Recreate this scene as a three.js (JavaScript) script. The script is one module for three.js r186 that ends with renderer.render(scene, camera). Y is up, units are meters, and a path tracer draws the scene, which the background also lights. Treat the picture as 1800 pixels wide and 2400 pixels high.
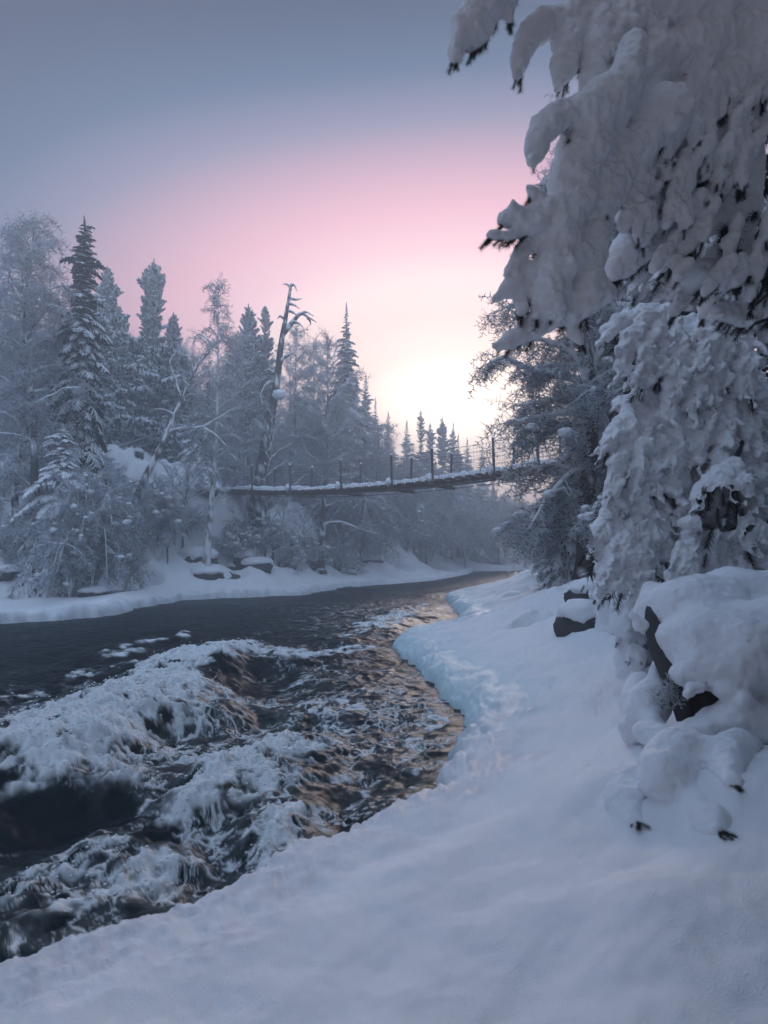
import * as THREE from 'three';
import { mergeGeometries, mergeVertices } from 'three/addons/utils/BufferGeometryUtils.js';
import { createNoise3D } from 'simplex-noise';

// ---------------------------------------------------------------- camera, sky, sun, exposure
const F = 1482, PITCH = Math.atan(100 / F), EYE = new THREE.Vector3(0, 2.0, 0);
const scene = new THREE.Scene();
const camera = new THREE.PerspectiveCamera(2 * Math.atan(1200 / F) * 180 / Math.PI, 3 / 4, 0.1, 900);
camera.position.copy(EYE);
camera.rotation.set(PITCH, 0, 0);
camera.focus = 14; camera.userData.fStop = 2.4;

const SUN_AZ = 6.3 * Math.PI / 180, SUN_EL = 12.0 * Math.PI / 180;
const sunDir = new THREE.Vector3(Math.sin(SUN_AZ) * Math.cos(SUN_EL), Math.sin(SUN_EL), -Math.cos(SUN_AZ) * Math.cos(SUN_EL));
const lin = (hex, k = 1) => { const c = new THREE.Color(hex); return [c.r * k, c.g * k, c.b * k]; };
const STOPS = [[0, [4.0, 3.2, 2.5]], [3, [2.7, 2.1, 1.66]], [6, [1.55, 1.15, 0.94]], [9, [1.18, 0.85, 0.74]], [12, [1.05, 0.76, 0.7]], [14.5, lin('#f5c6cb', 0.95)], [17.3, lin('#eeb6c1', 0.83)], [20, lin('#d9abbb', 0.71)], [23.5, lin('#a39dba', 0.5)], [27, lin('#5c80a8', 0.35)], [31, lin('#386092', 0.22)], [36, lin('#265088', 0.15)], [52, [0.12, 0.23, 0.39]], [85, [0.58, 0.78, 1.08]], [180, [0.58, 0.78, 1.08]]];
function skyColor(az, el, out) {
  let da = az - SUN_AZ; da = Math.atan2(Math.sin(da), Math.cos(da)) * 180 / Math.PI;
  const dx = da * Math.cos(el) / 1.6, dy = (el - SUN_EL) * 180 / Math.PI, r = Math.hypot(dx, dy * (dy < 0 ? 0.7 : 1));
  let i = 0; while (i < STOPS.length - 2 && STOPS[i + 1][0] < r) i++;
  let t = Math.min(1, Math.max(0, (r - STOPS[i][0]) / (STOPS[i + 1][0] - STOPS[i][0])));
  for (let c = 0; c < 3; c++) out[c] = STOPS[i][1][c] * (1 - t) + STOPS[i + 1][1][c] * t;
}
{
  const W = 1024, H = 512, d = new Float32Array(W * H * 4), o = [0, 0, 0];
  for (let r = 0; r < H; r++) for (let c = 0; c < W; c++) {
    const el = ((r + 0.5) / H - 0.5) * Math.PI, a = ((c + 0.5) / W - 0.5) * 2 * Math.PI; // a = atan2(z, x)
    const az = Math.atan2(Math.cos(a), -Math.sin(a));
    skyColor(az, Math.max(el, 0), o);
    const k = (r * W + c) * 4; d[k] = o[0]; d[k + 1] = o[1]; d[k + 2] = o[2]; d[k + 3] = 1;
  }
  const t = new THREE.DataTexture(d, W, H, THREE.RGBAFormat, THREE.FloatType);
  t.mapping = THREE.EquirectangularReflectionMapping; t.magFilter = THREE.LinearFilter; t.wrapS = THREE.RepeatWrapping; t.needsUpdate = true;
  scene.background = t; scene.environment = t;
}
const sun = new THREE.DirectionalLight(new THREE.Color().setRGB(1.0, 0.84, 0.8), 3.0);
sun.name = 'sun'; sun.position.copy(sunDir).multiplyScalar(200); sun.target.position.set(0, 0, 0);
sun.castShadow = true; sun.shadow.radius = 44; sun.shadow.mapSize.set(2048, 2048);
Object.assign(sun.shadow.camera, { left: -60, right: 60, top: 60, bottom: -60, near: 1, far: 400 });
scene.add(sun, sun.target);
scene.fog = new THREE.FogExp2(new THREE.Color().setRGB(0.88, 0.91, 0.98), 0.0145);

const renderer = new THREE.WebGLRenderer({ antialias: true });
renderer.toneMapping = THREE.LinearToneMapping;
renderer.toneMappingExposure = 2.4;
renderer.shadowMap.enabled = true;

// ---------------------------------------------------------------- helpers
const V = (x, y, z) => new THREE.Vector3(x, y, z);
const CP_ = Math.cos(PITCH), SP_ = Math.sin(PITCH);
function ray(px, py) { const x = (px - 900) / F, y = (1200 - py) / F; return V(x, y * CP_ + SP_, -CP_ + y * SP_); }
function P(px, py, D) { const r = ray(px, py); const k = D / -r.z; return V(r.x * k, EYE.y + r.y * k, -D); }       // the point seen there at depth D
function G(px, py, y = 0) { const r = ray(px, py); const k = (y - EYE.y) / r.y; return V(r.x * k, y, r.z * k); }    // the point seen there at height y
function rng(seed) { let a = seed | 0; return () => { a = (a + 0x6d2b79f5) | 0; let t = Math.imul(a ^ (a >>> 15), 1 | a); t = (t + Math.imul(t ^ (t >>> 7), 61 | t)) ^ t; return ((t ^ (t >>> 14)) >>> 0) / 4294967296; }; }
const n3 = createNoise3D(rng(11)), n3b = createNoise3D(rng(77));
const fbm = (x, y, z, o = 4) => { let s = 0, a = 0.5; for (let i = 0; i < o; i++) { s += a * n3(x, y, z); x = x * 2.03 + 7.1; y = y * 2.03 + 3.7; z = z * 2.03 - 5.3; a *= 0.5; } return s; };
const clamp = (x, a = 0, b = 1) => Math.min(b, Math.max(a, x)), lerp = (a, b, t) => a + (b - a) * t;
const ss = (a, b, x) => { const t = clamp((x - a) / (b - a)); return t * t * (3 - 2 * t); };

const used = new Map();
function numbered(name) { const n = used.get(name) || 0; used.set(name, n + 1); return n ? `${name}_${String(n).padStart(3, '0')}` : name; }
function tag(o, label, category, group) { o.userData.label = label; o.userData.category = category; if (group) o.userData.group = group; return o; }
function thing(name, label, category, pos = [0, 0, 0], group) {
  const o = new THREE.Group(); o.name = numbered(name); o.position.set(...pos); scene.add(o); return tag(o, label, category, group);
}
function shade(m) { m.castShadow = true; m.receiveShadow = true; return m; }
function part(name, geo, mat, parent, kind) { const m = shade(new THREE.Mesh(geo, mat)); m.name = name; if (kind) m.userData.kind = kind; parent.add(m); return m; }
function structure(name, geo, mat) { const m = shade(new THREE.Mesh(geo, mat)); m.name = numbered(name); m.userData.kind = 'structure'; scene.add(m); return m; }
function inst(name, geo, mat, mats, parent, kind) { const m = shade(new THREE.InstancedMesh(geo, mat, mats.length)); mats.forEach((x, i) => m.setMatrixAt(i, x)); m.name = name; if (kind) m.userData.kind = kind; parent.add(m); return m; }

// a builder that collects tubes, cones and boxes into one geometry
class MB {
  constructor() { this.p = []; this.n = []; this.i = []; this.c = []; }
  tube(pts, rad, sides = 6, col = null, caps = false) {
    const L = pts.length, T = V(0, 0, 0), N = V(0, 0, 0), B = V(0, 0, 0), ref = V(0.31, 0.2, 0.93), start = this.p.length / 3;
    for (let k = 0; k < L; k++) {
      T.subVectors(pts[Math.min(L - 1, k + 1)], pts[Math.max(0, k - 1)]).normalize();
      if (k === 0) { N.crossVectors(T, Math.abs(T.dot(ref)) > 0.9 ? V(1, 0, 0) : ref).normalize(); } else { N.addScaledVector(T, -N.dot(T)).normalize(); }
      B.crossVectors(T, N);
      const r = typeof rad === 'function' ? rad(k / (L - 1)) : rad[k];
      for (let s = 0; s < sides; s++) {
        const a = s / sides * Math.PI * 2, ca = Math.cos(a), sa = Math.sin(a);
        const nx = N.x * ca + B.x * sa, ny = N.y * ca + B.y * sa, nz = N.z * ca + B.z * sa;
        this.p.push(pts[k].x + nx * r, pts[k].y + ny * r, pts[k].z + nz * r); this.n.push(nx, ny, nz);
        if (col) { const c = typeof col === 'function' ? col(pts[k], ny, k / (L - 1)) : col; this.c.push(c[0], c[1], c[2]); }
      }
    }
    for (let k = 0; k < L - 1; k++) for (let s = 0; s < sides; s++) {
      const a = start + k * sides + s, b = start + k * sides + (s + 1) % sides, c = a + sides, d = b + sides;
      this.i.push(a, b, c, b, d, c);
    }
    if (caps) for (const [k, flip] of [[0, 1], [L - 1, 0]]) for (let s = 1; s < sides - 1; s++) { const o = start + k * sides; flip ? this.i.push(o, o + s + 1, o + s) : this.i.push(o, o + s, o + s + 1); }
    return this;
  }
  cone(a, b, r, sides = 3, col = null) { // a pointed sprig from a to b
    const T = b.clone().sub(a).normalize(), N = V(0, 0, 0).crossVectors(T, Math.abs(T.y) > 0.9 ? V(1, 0, 0) : V(0, 1, 0)).normalize(), B = V(0, 0, 0).crossVectors(T, N), st = this.p.length / 3;
    for (let s = 0; s < sides; s++) { const t = s / sides * Math.PI * 2, c = Math.cos(t), q = Math.sin(t), x = N.x * c + B.x * q, y = N.y * c + B.y * q, z = N.z * c + B.z * q; this.p.push(a.x + x * r, a.y + y * r, a.z + z * r); this.n.push(x, y, z); if (col) this.c.push(...col); }
    this.p.push(b.x, b.y, b.z); this.n.push(T.x, T.y, T.z); if (col) this.c.push(...col);
    for (let s = 0; s < sides; s++) this.i.push(st + s, st + (s + 1) % sides, st + sides);
    return this;
  }
  box(cx, cy, cz, sx, sy, sz, m = null) {
    const st = this.p.length / 3, v = V(0, 0, 0), w = V(0, 0, 0);
    for (const [ax, sg] of [[0, 1], [0, -1], [1, 1], [1, -1], [2, 1], [2, -1]]) {
      const b = this.p.length / 3;
      for (const [u, q] of [[-1, -1], [1, -1], [1, 1], [-1, 1]]) {
        const e = [0, 0, 0]; e[ax] = sg; e[(ax + 1) % 3] = u * sg; e[(ax + 2) % 3] = q;
        v.set(cx + e[0] * sx / 2, cy + e[1] * sy / 2, cz + e[2] * sz / 2); w.set(ax === 0 ? sg : 0, ax === 1 ? sg : 0, ax === 2 ? sg : 0);
        if (m) { v.applyMatrix4(m); w.transformDirection(m); }
        this.p.push(v.x, v.y, v.z); this.n.push(w.x, w.y, w.z);
      }
      this.i.push(b, b + 1, b + 2, b, b + 2, b + 3);
    }
    return this;
  }
  geo() {
    const g = new THREE.BufferGeometry();
    g.setAttribute('position', new THREE.BufferAttribute(new Float32Array(this.p), 3));
    g.setAttribute('normal', new THREE.BufferAttribute(new Float32Array(this.n), 3));
    if (this.c.length) g.setAttribute('color', new THREE.BufferAttribute(new Float32Array(this.c), 3));
    g.setIndex(new THREE.BufferAttribute(new Uint32Array(this.i), 1));
    return g;
  }
}

// a solid made of smoothly joined balls and limbs, meshed with surface nets
class Solid {
  constructor(lo, hi, cell, k = 0.04) {
    this.lo = lo; this.cell = cell; this.k = k;
    this.nx = Math.ceil((hi.x - lo.x) / cell) + 2; this.ny = Math.ceil((hi.y - lo.y) / cell) + 2; this.nz = Math.ceil((hi.z - lo.z) / cell) + 2;
    this.d = new Float32Array(this.nx * this.ny * this.nz).fill(1);
  }
  limb(a, b, ra, rb, k = this.k, flat = 1) {
    const { lo, cell, nx, ny, nz, d } = this, R = Math.max(ra, rb) + k + cell * 2;
    const x0 = Math.max(0, Math.floor((Math.min(a.x, b.x) - R - lo.x) / cell)), x1 = Math.min(nx - 1, Math.ceil((Math.max(a.x, b.x) + R - lo.x) / cell));
    const y0 = Math.max(0, Math.floor((Math.min(a.y, b.y) - R - lo.y) / cell)), y1 = Math.min(ny - 1, Math.ceil((Math.max(a.y, b.y) + R - lo.y) / cell));
    const z0 = Math.max(0, Math.floor((Math.min(a.z, b.z) - R - lo.z) / cell)), z1 = Math.min(nz - 1, Math.ceil((Math.max(a.z, b.z) + R - lo.z) / cell));
    const bx = b.x - a.x, by = b.y - a.y, bz = b.z - a.z, L2 = bx * bx + by * by + bz * bz + 1e-9;
    for (let z = z0; z <= z1; z++) for (let y = y0; y <= y1; y++) { let q = (z * ny + y) * nx + x0; for (let x = x0; x <= x1; x++, q++) {
      const px = lo.x + x * cell - a.x, py = lo.y + y * cell - a.y, pz = lo.z + z * cell - a.z;
      let t = (px * bx + py * by + pz * bz) / L2; t = t < 0 ? 0 : t > 1 ? 1 : t;
      const ex = px - bx * t, ey = (py - by * t) * flat, ez = pz - bz * t, s = Math.sqrt(ex * ex + ey * ey + ez * ez) - (ra + (rb - ra) * t), o = d[q];
      const h = k - Math.abs(o - s);
      d[q] = (o < s ? o : s) - (h > 0 ? h * h / (4 * k) : 0);
    } }
    return this;
  }
  ball(c, r, k, flat) { return this.limb(c, c, r, r, k, flat); }
  rough(f, band = 0.12) {
    const { lo, cell, nx, ny, nz, d } = this; let q = 0;
    for (let z = 0; z < nz; z++) for (let y = 0; y < ny; y++) for (let x = 0; x < nx; x++, q++) if (Math.abs(d[q]) < band) d[q] += f(lo.x + x * cell, lo.y + y * cell, lo.z + z * cell);
    return this;
  }
  geo() {
    const { lo, cell, nx, ny, nz, d } = this, id = new Int32Array(nx * ny * nz).fill(-1), p = [], n = [], idx = [];
    const at = (x, y, z) => (z * ny + y) * nx + x, E = [[0, 1], [0, 2], [0, 4], [1, 3], [1, 5], [2, 3], [2, 6], [3, 7], [4, 5], [4, 6], [5, 7], [6, 7]], v = new Float32Array(8);
    for (let z = 0; z < nz - 1; z++) for (let y = 0; y < ny - 1; y++) for (let x = 0; x < nx - 1; x++) {
      const o = at(x, y, z); let m = 0;
      v[0] = d[o]; v[1] = d[o + 1]; v[2] = d[o + nx]; v[3] = d[o + nx + 1]; const u = o + nx * ny; v[4] = d[u]; v[5] = d[u + 1]; v[6] = d[u + nx]; v[7] = d[u + nx + 1];
      for (let k = 0; k < 8; k++) if (v[k] < 0) m |= 1 << k;
      if (m === 0 || m === 255) continue;
      let sx = 0, sy = 0, sz = 0, c = 0;
      for (const [a, b] of E) if ((v[a] < 0) !== (v[b] < 0)) { const t = v[a] / (v[a] - v[b]); sx += (a & 1) + ((b & 1) - (a & 1)) * t; sy += ((a >> 1) & 1) + (((b >> 1) & 1) - ((a >> 1) & 1)) * t; sz += (a >> 2) + ((b >> 2) - (a >> 2)) * t; c++; }
      sx /= c; sy /= c; sz /= c; id[o] = p.length / 3;
      p.push(lo.x + (x + sx) * cell, lo.y + (y + sy) * cell, lo.z + (z + sz) * cell);
      let gx = (v[1] - v[0]) * (1 - sy) * (1 - sz) + (v[3] - v[2]) * sy * (1 - sz) + (v[5] - v[4]) * (1 - sy) * sz + (v[7] - v[6]) * sy * sz;
      let gy = (v[2] - v[0]) * (1 - sx) * (1 - sz) + (v[3] - v[1]) * sx * (1 - sz) + (v[6] - v[4]) * (1 - sx) * sz + (v[7] - v[5]) * sx * sz;
      let gz = (v[4] - v[0]) * (1 - sx) * (1 - sy) + (v[5] - v[1]) * sx * (1 - sy) + (v[6] - v[2]) * (1 - sx) * sy + (v[7] - v[3]) * sx * sy;
      const l = Math.hypot(gx, gy, gz) || 1; n.push(gx / l, gy / l, gz / l);
    }
    const quad = (a, b, c, e, f) => { if (a < 0 || b < 0 || c < 0 || e < 0) return; f ? idx.push(a, b, c, a, c, e) : idx.push(a, c, b, a, e, c); };
    for (let z = 1; z < nz - 1; z++) for (let y = 1; y < ny - 1; y++) for (let x = 1; x < nx - 1; x++) {
      const o = at(x, y, z), s = d[o] < 0;
      if (s !== d[o + 1] < 0) quad(id[at(x, y - 1, z - 1)], id[at(x, y, z - 1)], id[o], id[at(x, y - 1, z)], s);
      if (s !== d[o + nx] < 0) quad(id[at(x - 1, y, z - 1)], id[at(x - 1, y, z)], id[o], id[at(x, y, z - 1)], s);
      if (s !== d[o + nx * ny] < 0) quad(id[at(x - 1, y - 1, z)], id[at(x, y - 1, z)], id[o], id[at(x - 1, y, z)], s);
    }
    const g = new THREE.BufferGeometry();
    g.setAttribute('position', new THREE.BufferAttribute(new Float32Array(p), 3)); g.setAttribute('normal', new THREE.BufferAttribute(new Float32Array(n), 3)); g.setIndex(new THREE.BufferAttribute(new Uint32Array(idx), 1));
    return g;
  }
}
// a rounded lump whose outline follows noise
function lump(rx, ry, rz, amp, freq, seed, detail = 4, crisp = 0) {
  const g = mergeVertices(new THREE.IcosahedronGeometry(1, detail).deleteAttribute('uv').deleteAttribute('normal'), 1e-4), p = g.attributes.position;
  for (let i = 0; i < p.count; i++) {
    const x = p.getX(i), y = p.getY(i), z = p.getZ(i);
    let f = 1 + amp * fbm(x * freq + seed, y * freq - seed, z * freq + seed * 2, 4);
    if (crisp) f += crisp * (Math.abs(n3(x * 1.3 + seed, y * 1.3, z * 1.3)) - 0.3);
    p.setXYZ(i, x * rx * f, y * ry * f, z * rz * f);
  }
  g.computeVertexNormals(); return g;
}

// ---------------------------------------------------------------- materials
function noiseTexture(size, seed, f, lo = 0, hi = 255) {
  const d = new Uint8Array(size * size * 4), nn = createNoise3D(rng(seed)), T = Math.PI * 2;
  for (let y = 0; y < size; y++) for (let x = 0; x < size; x++) { // tiles by walking on two circles
    let s = 0, a = 0.5, r = f; const u = x / size * T, w = y / size * T;
    for (let o = 0; o < 4; o++) { s += a * nn((2 + Math.cos(u)) * Math.cos(w) * r + o * 9, (2 + Math.cos(u)) * Math.sin(w) * r, Math.sin(u) * r * 2); r *= 2.1; a *= 0.62; }
    const v = clamp(0.5 + s * 0.6) * (hi - lo) + lo, k = (y * size + x) * 4; d[k] = d[k + 1] = d[k + 2] = v; d[k + 3] = 255;
  }
  const t = new THREE.DataTexture(d, size, size); t.wrapS = t.wrapT = THREE.RepeatWrapping; t.magFilter = THREE.LinearFilter; t.needsUpdate = true; return t;
}
const grain = noiseTexture(512, 5, 9);
const rgb = (r, g, b) => new THREE.Color().setRGB(r, g, b);
const std = (name, c, rough = 0.9, extra = {}) => { const m = new THREE.MeshStandardMaterial({ color: c, roughness: rough, ...extra }); m.name = name; return m; };
const M = {
  snow: std('snow', rgb(0.84, 0.85, 0.88), 0.85),
  ground: std('snow ground', rgb(1, 1, 1), 0.8, { vertexColors: true, bumpMap: grain, bumpScale: 0.004 }),
  ice: std('ice', rgb(1, 1, 1), 0.5, { vertexColors: true, bumpMap: grain, bumpScale: 0.006 }),
  frost: std('frost', rgb(0.74, 0.76, 0.8), 0.9),
  frostTwig: new THREE.MeshPhysicalMaterial({ name: 'frosted twigs', color: rgb(1, 1, 1), roughness: 1, transmission: 0.6, thickness: 0, specularIntensity: 0.2, vertexColors: true }),
  bark: std('bark', rgb(1, 1, 1), 0.95, { vertexColors: true }),
  needle: new THREE.MeshPhysicalMaterial({ name: 'needles', color: rgb(1, 1, 1), roughness: 1, transmission: 0.25, thickness: 0, specularIntensity: 0.2, vertexColors: true }),
  boughSnow: new THREE.MeshPhysicalMaterial({ name: 'snow on boughs', color: rgb(0.86, 0.87, 0.9), roughness: 1, transmission: 0.12, thickness: 0, specularIntensity: 0.2 }),
  darkNeedle: std('dark needles', rgb(0.022, 0.03, 0.028), 0.8),
  rock: std('rock', rgb(0.055, 0.055, 0.062), 0.85),
  wood: std('weathered wood', rgb(0.11, 0.075, 0.062), 0.85),
  post: std('grey post wood', rgb(0.12, 0.1, 0.1), 0.9),
  wire: std('wire', rgb(0.22, 0.22, 0.24), 0.6, { metalness: 0.3 }),
  water: new THREE.MeshPhysicalMaterial({ name: 'water', color: rgb(1, 1, 1), roughness: 0.34, ior: 1.33, specularIntensity: 0.11, specularColor: rgb(0.8, 0.95, 1.0), vertexColors: true }),
  foam: std('foam', rgb(1, 1, 1), 0.75, { vertexColors: true }),
};

// ---------------------------------------------------------------- the river's outline and the lie of the land
const rightEdge = [[1400, 1344], [1311, 1338], [1281, 1362], [1231, 1375], [1142, 1391], [1049, 1398], [1063, 1417], [1084, 1436], [1098, 1452], [1079, 1474], [1025, 1477], [954, 1486], [916, 1508], [981, 1550], [1014, 1593], [1057, 1631], [1090, 1658], [1104, 1682], [1090, 1712], [1057, 1767], [1036, 1826], [1008, 1859], [954, 1877], [900, 1893], [810, 1931], [700, 1970], [629, 1998], [564, 2042], [412, 2119], [268, 2155], [145, 2184], [0, 2217], [-300, 2290], [-900, 2420], [-2500, 2700]];
const leftEdge = [[-6000, 1900], [-2500, 1580], [-800, 1500], [-300, 1474], [0, 1455], [145, 1445], [275, 1434], [325, 1419], [434, 1401], [500, 1398], [600, 1394], [707, 1390], [741, 1384], [790, 1376], [828, 1371], [934, 1364], [1006, 1358], [1060, 1350], [1098, 1343], [1107, 1337], [1300, 1334], [1900, 1333], [1900, 1345]];
const RIVER = [...rightEdge, ...leftEdge].map(([x, y]) => { const g = G(x, y, 0.08); return [g.x, g.z]; });
function riverDist(x, z) { // above zero on land
  let best = 1e9, inside = false;
  for (let i = 0, j = RIVER.length - 1; i < RIVER.length; j = i++) {
    const [ax, az] = RIVER[i], [bx, bz] = RIVER[j], dx = bx - ax, dz = bz - az;
    const t = clamp(((x - ax) * dx + (z - az) * dz) / (dx * dx + dz * dz + 1e-9)), ex = x - ax - dx * t, ez = z - az - dz * t, q = ex * ex + ez * ez;
    if (q < best) best = q;
    if ((az > z) !== (bz > z) && x < (bx - ax) * (z - az) / (bz - az) + ax) inside = !inside;
  }
  return Math.sqrt(best) * (inside ? -1 : 1);
}
const CPS = [];
for (const [x, y, D] of [ // left and far bank: seen there, at that depth
  [-250, 1452, 21], [0, 1430, 22.5], [0, 1405, 25], [-250, 1400, 25], [100, 1368, 29], [300, 1385, 29.5], [500, 1386, 33], [200, 1400, 27], [0, 1290, 29], [0, 1200, 30], [60, 1165, 31], [-250, 1150, 30], [150, 1308, 30], [270, 1290, 31], [330, 1250, 33], [400, 1300, 32], [483, 1318, 33], [300, 1150, 36], [300, 1062, 40], [200, 1062, 40], [100, 1080, 39], [400, 1090, 39], [455, 1095, 38], [550, 1140, 37], [600, 1185, 37], [600, 1280, 36], [560, 1340, 35], [650, 1356, 38], [700, 1250, 41], [700, 1180, 44], [760, 1315, 42], [800, 1352, 44], [850, 1320, 50], [900, 1230, 60], [900, 1340, 52], [1000, 1345, 62], [1000, 1300, 70], [1000, 1285, 90], [1100, 1333, 90], [1150, 1305, 98], [1150, 1280, 120], [1300, 1328, 98], [1300, 1295, 115], [1500, 1310, 110], [1900, 1290, 110], [300, 1010, 60], [0, 1010, 60], [600, 1060, 60], [0, 1090, 110], [600, 1110, 110], [900, 1215, 120], [-600, 1050, 50], [-900, 1150, 35], [-600, 1250, 25], [1200, 1260, 200], [600, 1150, 220], [1800, 1200, 220],
  // right bank, away from the camera
  [1320, 1332, 20], [1420, 1318, 17], [1250, 1352, 27], [1500, 1320, 14], [1700, 1300, 12], [1530, 1265, 20], [1700, 1245, 20], [1420, 1290, 22], [1900, 1220, 20], [1350, 1310, 40], [1500, 1250, 40], [1800, 1150, 40], [1600, 1290, 70], [1430, 1385, 10.5], [1330, 1390, 13], [1480, 1478, 6.8], [1540, 1415, 7.4], [1590, 1365, 8.2], [1440, 1402, 9.2], [1372, 1424, 9.4], [1600, 1380, 9], [1250, 1400, 16], [1200, 1400, 20]]) { const p = P(x, y, D); CPS.push([p.x, p.z, p.y]); }
for (const [x, y, h] of [ // near bank: seen there, at that height
  [1000, 1540, .3], [1100, 1640, .36], [1130, 1690, .34], [1100, 1800, .28], [1050, 1880, .22], [850, 1960, .17], [620, 2060, .14], [400, 2150, .13], [200, 2210, .13], [0, 2250, .13], [-400, 2350, .15], [1250, 1650, .46], [1300, 1800, .47], [1150, 2050, .38], [700, 2250, .3], [350, 2350, .27], [1200, 2350, .46], [1700, 2350, .66], [1400, 2000, .56], [1700, 2000, .78], [1500, 1750, .72], [1750, 1780, .9], [1350, 1600, .6], [1400, 1500, .76], [1270, 1480, .55], [1480, 1430, .95], [1150, 1445, .42], [1200, 1405, .46], [1300, 1395, .8], [1040, 1470, .32], [1600, 1660, .62], [1800, 1550, 1.2]]) { const p = G(x, y, h); CPS.push([p.x, p.z, h]); }
CPS.push([0, 1, .5], [0, 6, .8], [4, 4, 1.1], [-4, 4, .45], [8, -4, 1.7], [12, 4, 2.2], [14, -10, 3.0], [25, 0, 5], [25, -25, 6], [0, 40, 4], [-30, 20, 2], [40, -60, 7], [-20, 60, 5], [60, 60, 12]);
function bankHeight(x, z) {
  let s = 0, w = 0;
  for (const c of CPS) { const d = (c[0] - x) ** 2 + (c[1] - z) ** 2, q = 1 / (d * d + 0.02 + 0.003 * d); s += q * c[2]; w += q; }
  return s / w;
}
const lipWidth = (x, z) => lerp(0.42, 0.55, ss(-7.5, -5, z) * ss(1.2, 0.2, x));
function groundHeight(x, z) {
  const r = Math.hypot(x, z);
  let d = riverDist(x, z);
  if (d < 3) d += 0.09 * n3(x * 1.6, 3, z * 1.6) + (r < 17 ? 0.035 * n3(x * 7, 3, z * 7) + 0.018 * n3(x * 17, 3, z * 17) : 0.2 * n3(x * 0.7, 8, z * 0.7));
  if (d < -0.3) return -1.3;
  let h = bankHeight(x, z);
  // drifts, hummocks and settled snow
  const far = ss(6, 24, r), steep = clamp((h - 0.7) / 1.5);
  h += (0.05 + 0.35 * far) * fbm(x * 0.33, 1.3, z * 0.33, 3) * (0.25 + 0.75 * steep) + far * steep * (0.22 * Math.abs(n3(x * 0.9, 2, z * 0.9)) + 0.45 * (Math.abs(n3(x * 0.42, 12, z * 0.42)) - 0.3) + 0.1 * Math.abs(n3(x * 2.1, 2, z * 2.1)));
  h += (0.05 * n3(x * 0.8, 5, z * 0.8) * ss(0.6, 2.5, d) + 0.012 * n3(x * 2.6, 5, z * 2.6) * ss(.3, 1, d)) * ss(30, 20, r);
  if (r < 34 && x > 0.6) { const l = n3(x * 0.95, 9, z * 0.95), l2 = n3(x * 2.1, 19, z * 2.1); h += (0.26 * ss(0.0, 0.6, l) + 0.09 * ss(0.1, 0.6, l2)) * ss(0.2, 1.0, d) * ss(0.6, 2.2, x - 0.1) * ss(6, 9, r) * ss(34, 28, r); }
  if (r > 14) { const m = 0.26 + 0.16 * d + 0.05 * d * d + 0.1 * n3(x * .5, 4, z * .5); if (h > m) h = lerp(m, h, ss(2, 7, d)); }
  else { const m = 0.19 + 0.3 * d; if (h > m) h = lerp(m, h, ss(1.6, 4.5, d)); }
  if (r < 9) h += 0.004 * n3(x * 9, 2, z * 9) + 0.007 * n3(x * 3.3, 22, z * 3.3) * ss(0.2, 0.8, d);
  // the icy crust along the water
  const crust = 1 - ss(0.15, lipWidth(x, z) * 2.2, d);
  h += crust * (0.022 * n3(x * 4, 1, z * 4) + 0.006 * n3(x * 13, 1, z * 13) + (r < 9 ? 0.004 * n3(x * 27, 1, z * 27) : 0));
  const w = lipWidth(x, z), t = clamp(1 - d / w);
  if (d < w) h = d <= 0 ? lerp(h * 0.08, -1.3, clamp(-d / 0.28)) : h * (0.08 + 0.92 * Math.pow(1 - t * t * t, 0.8));
  return h;
}
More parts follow.
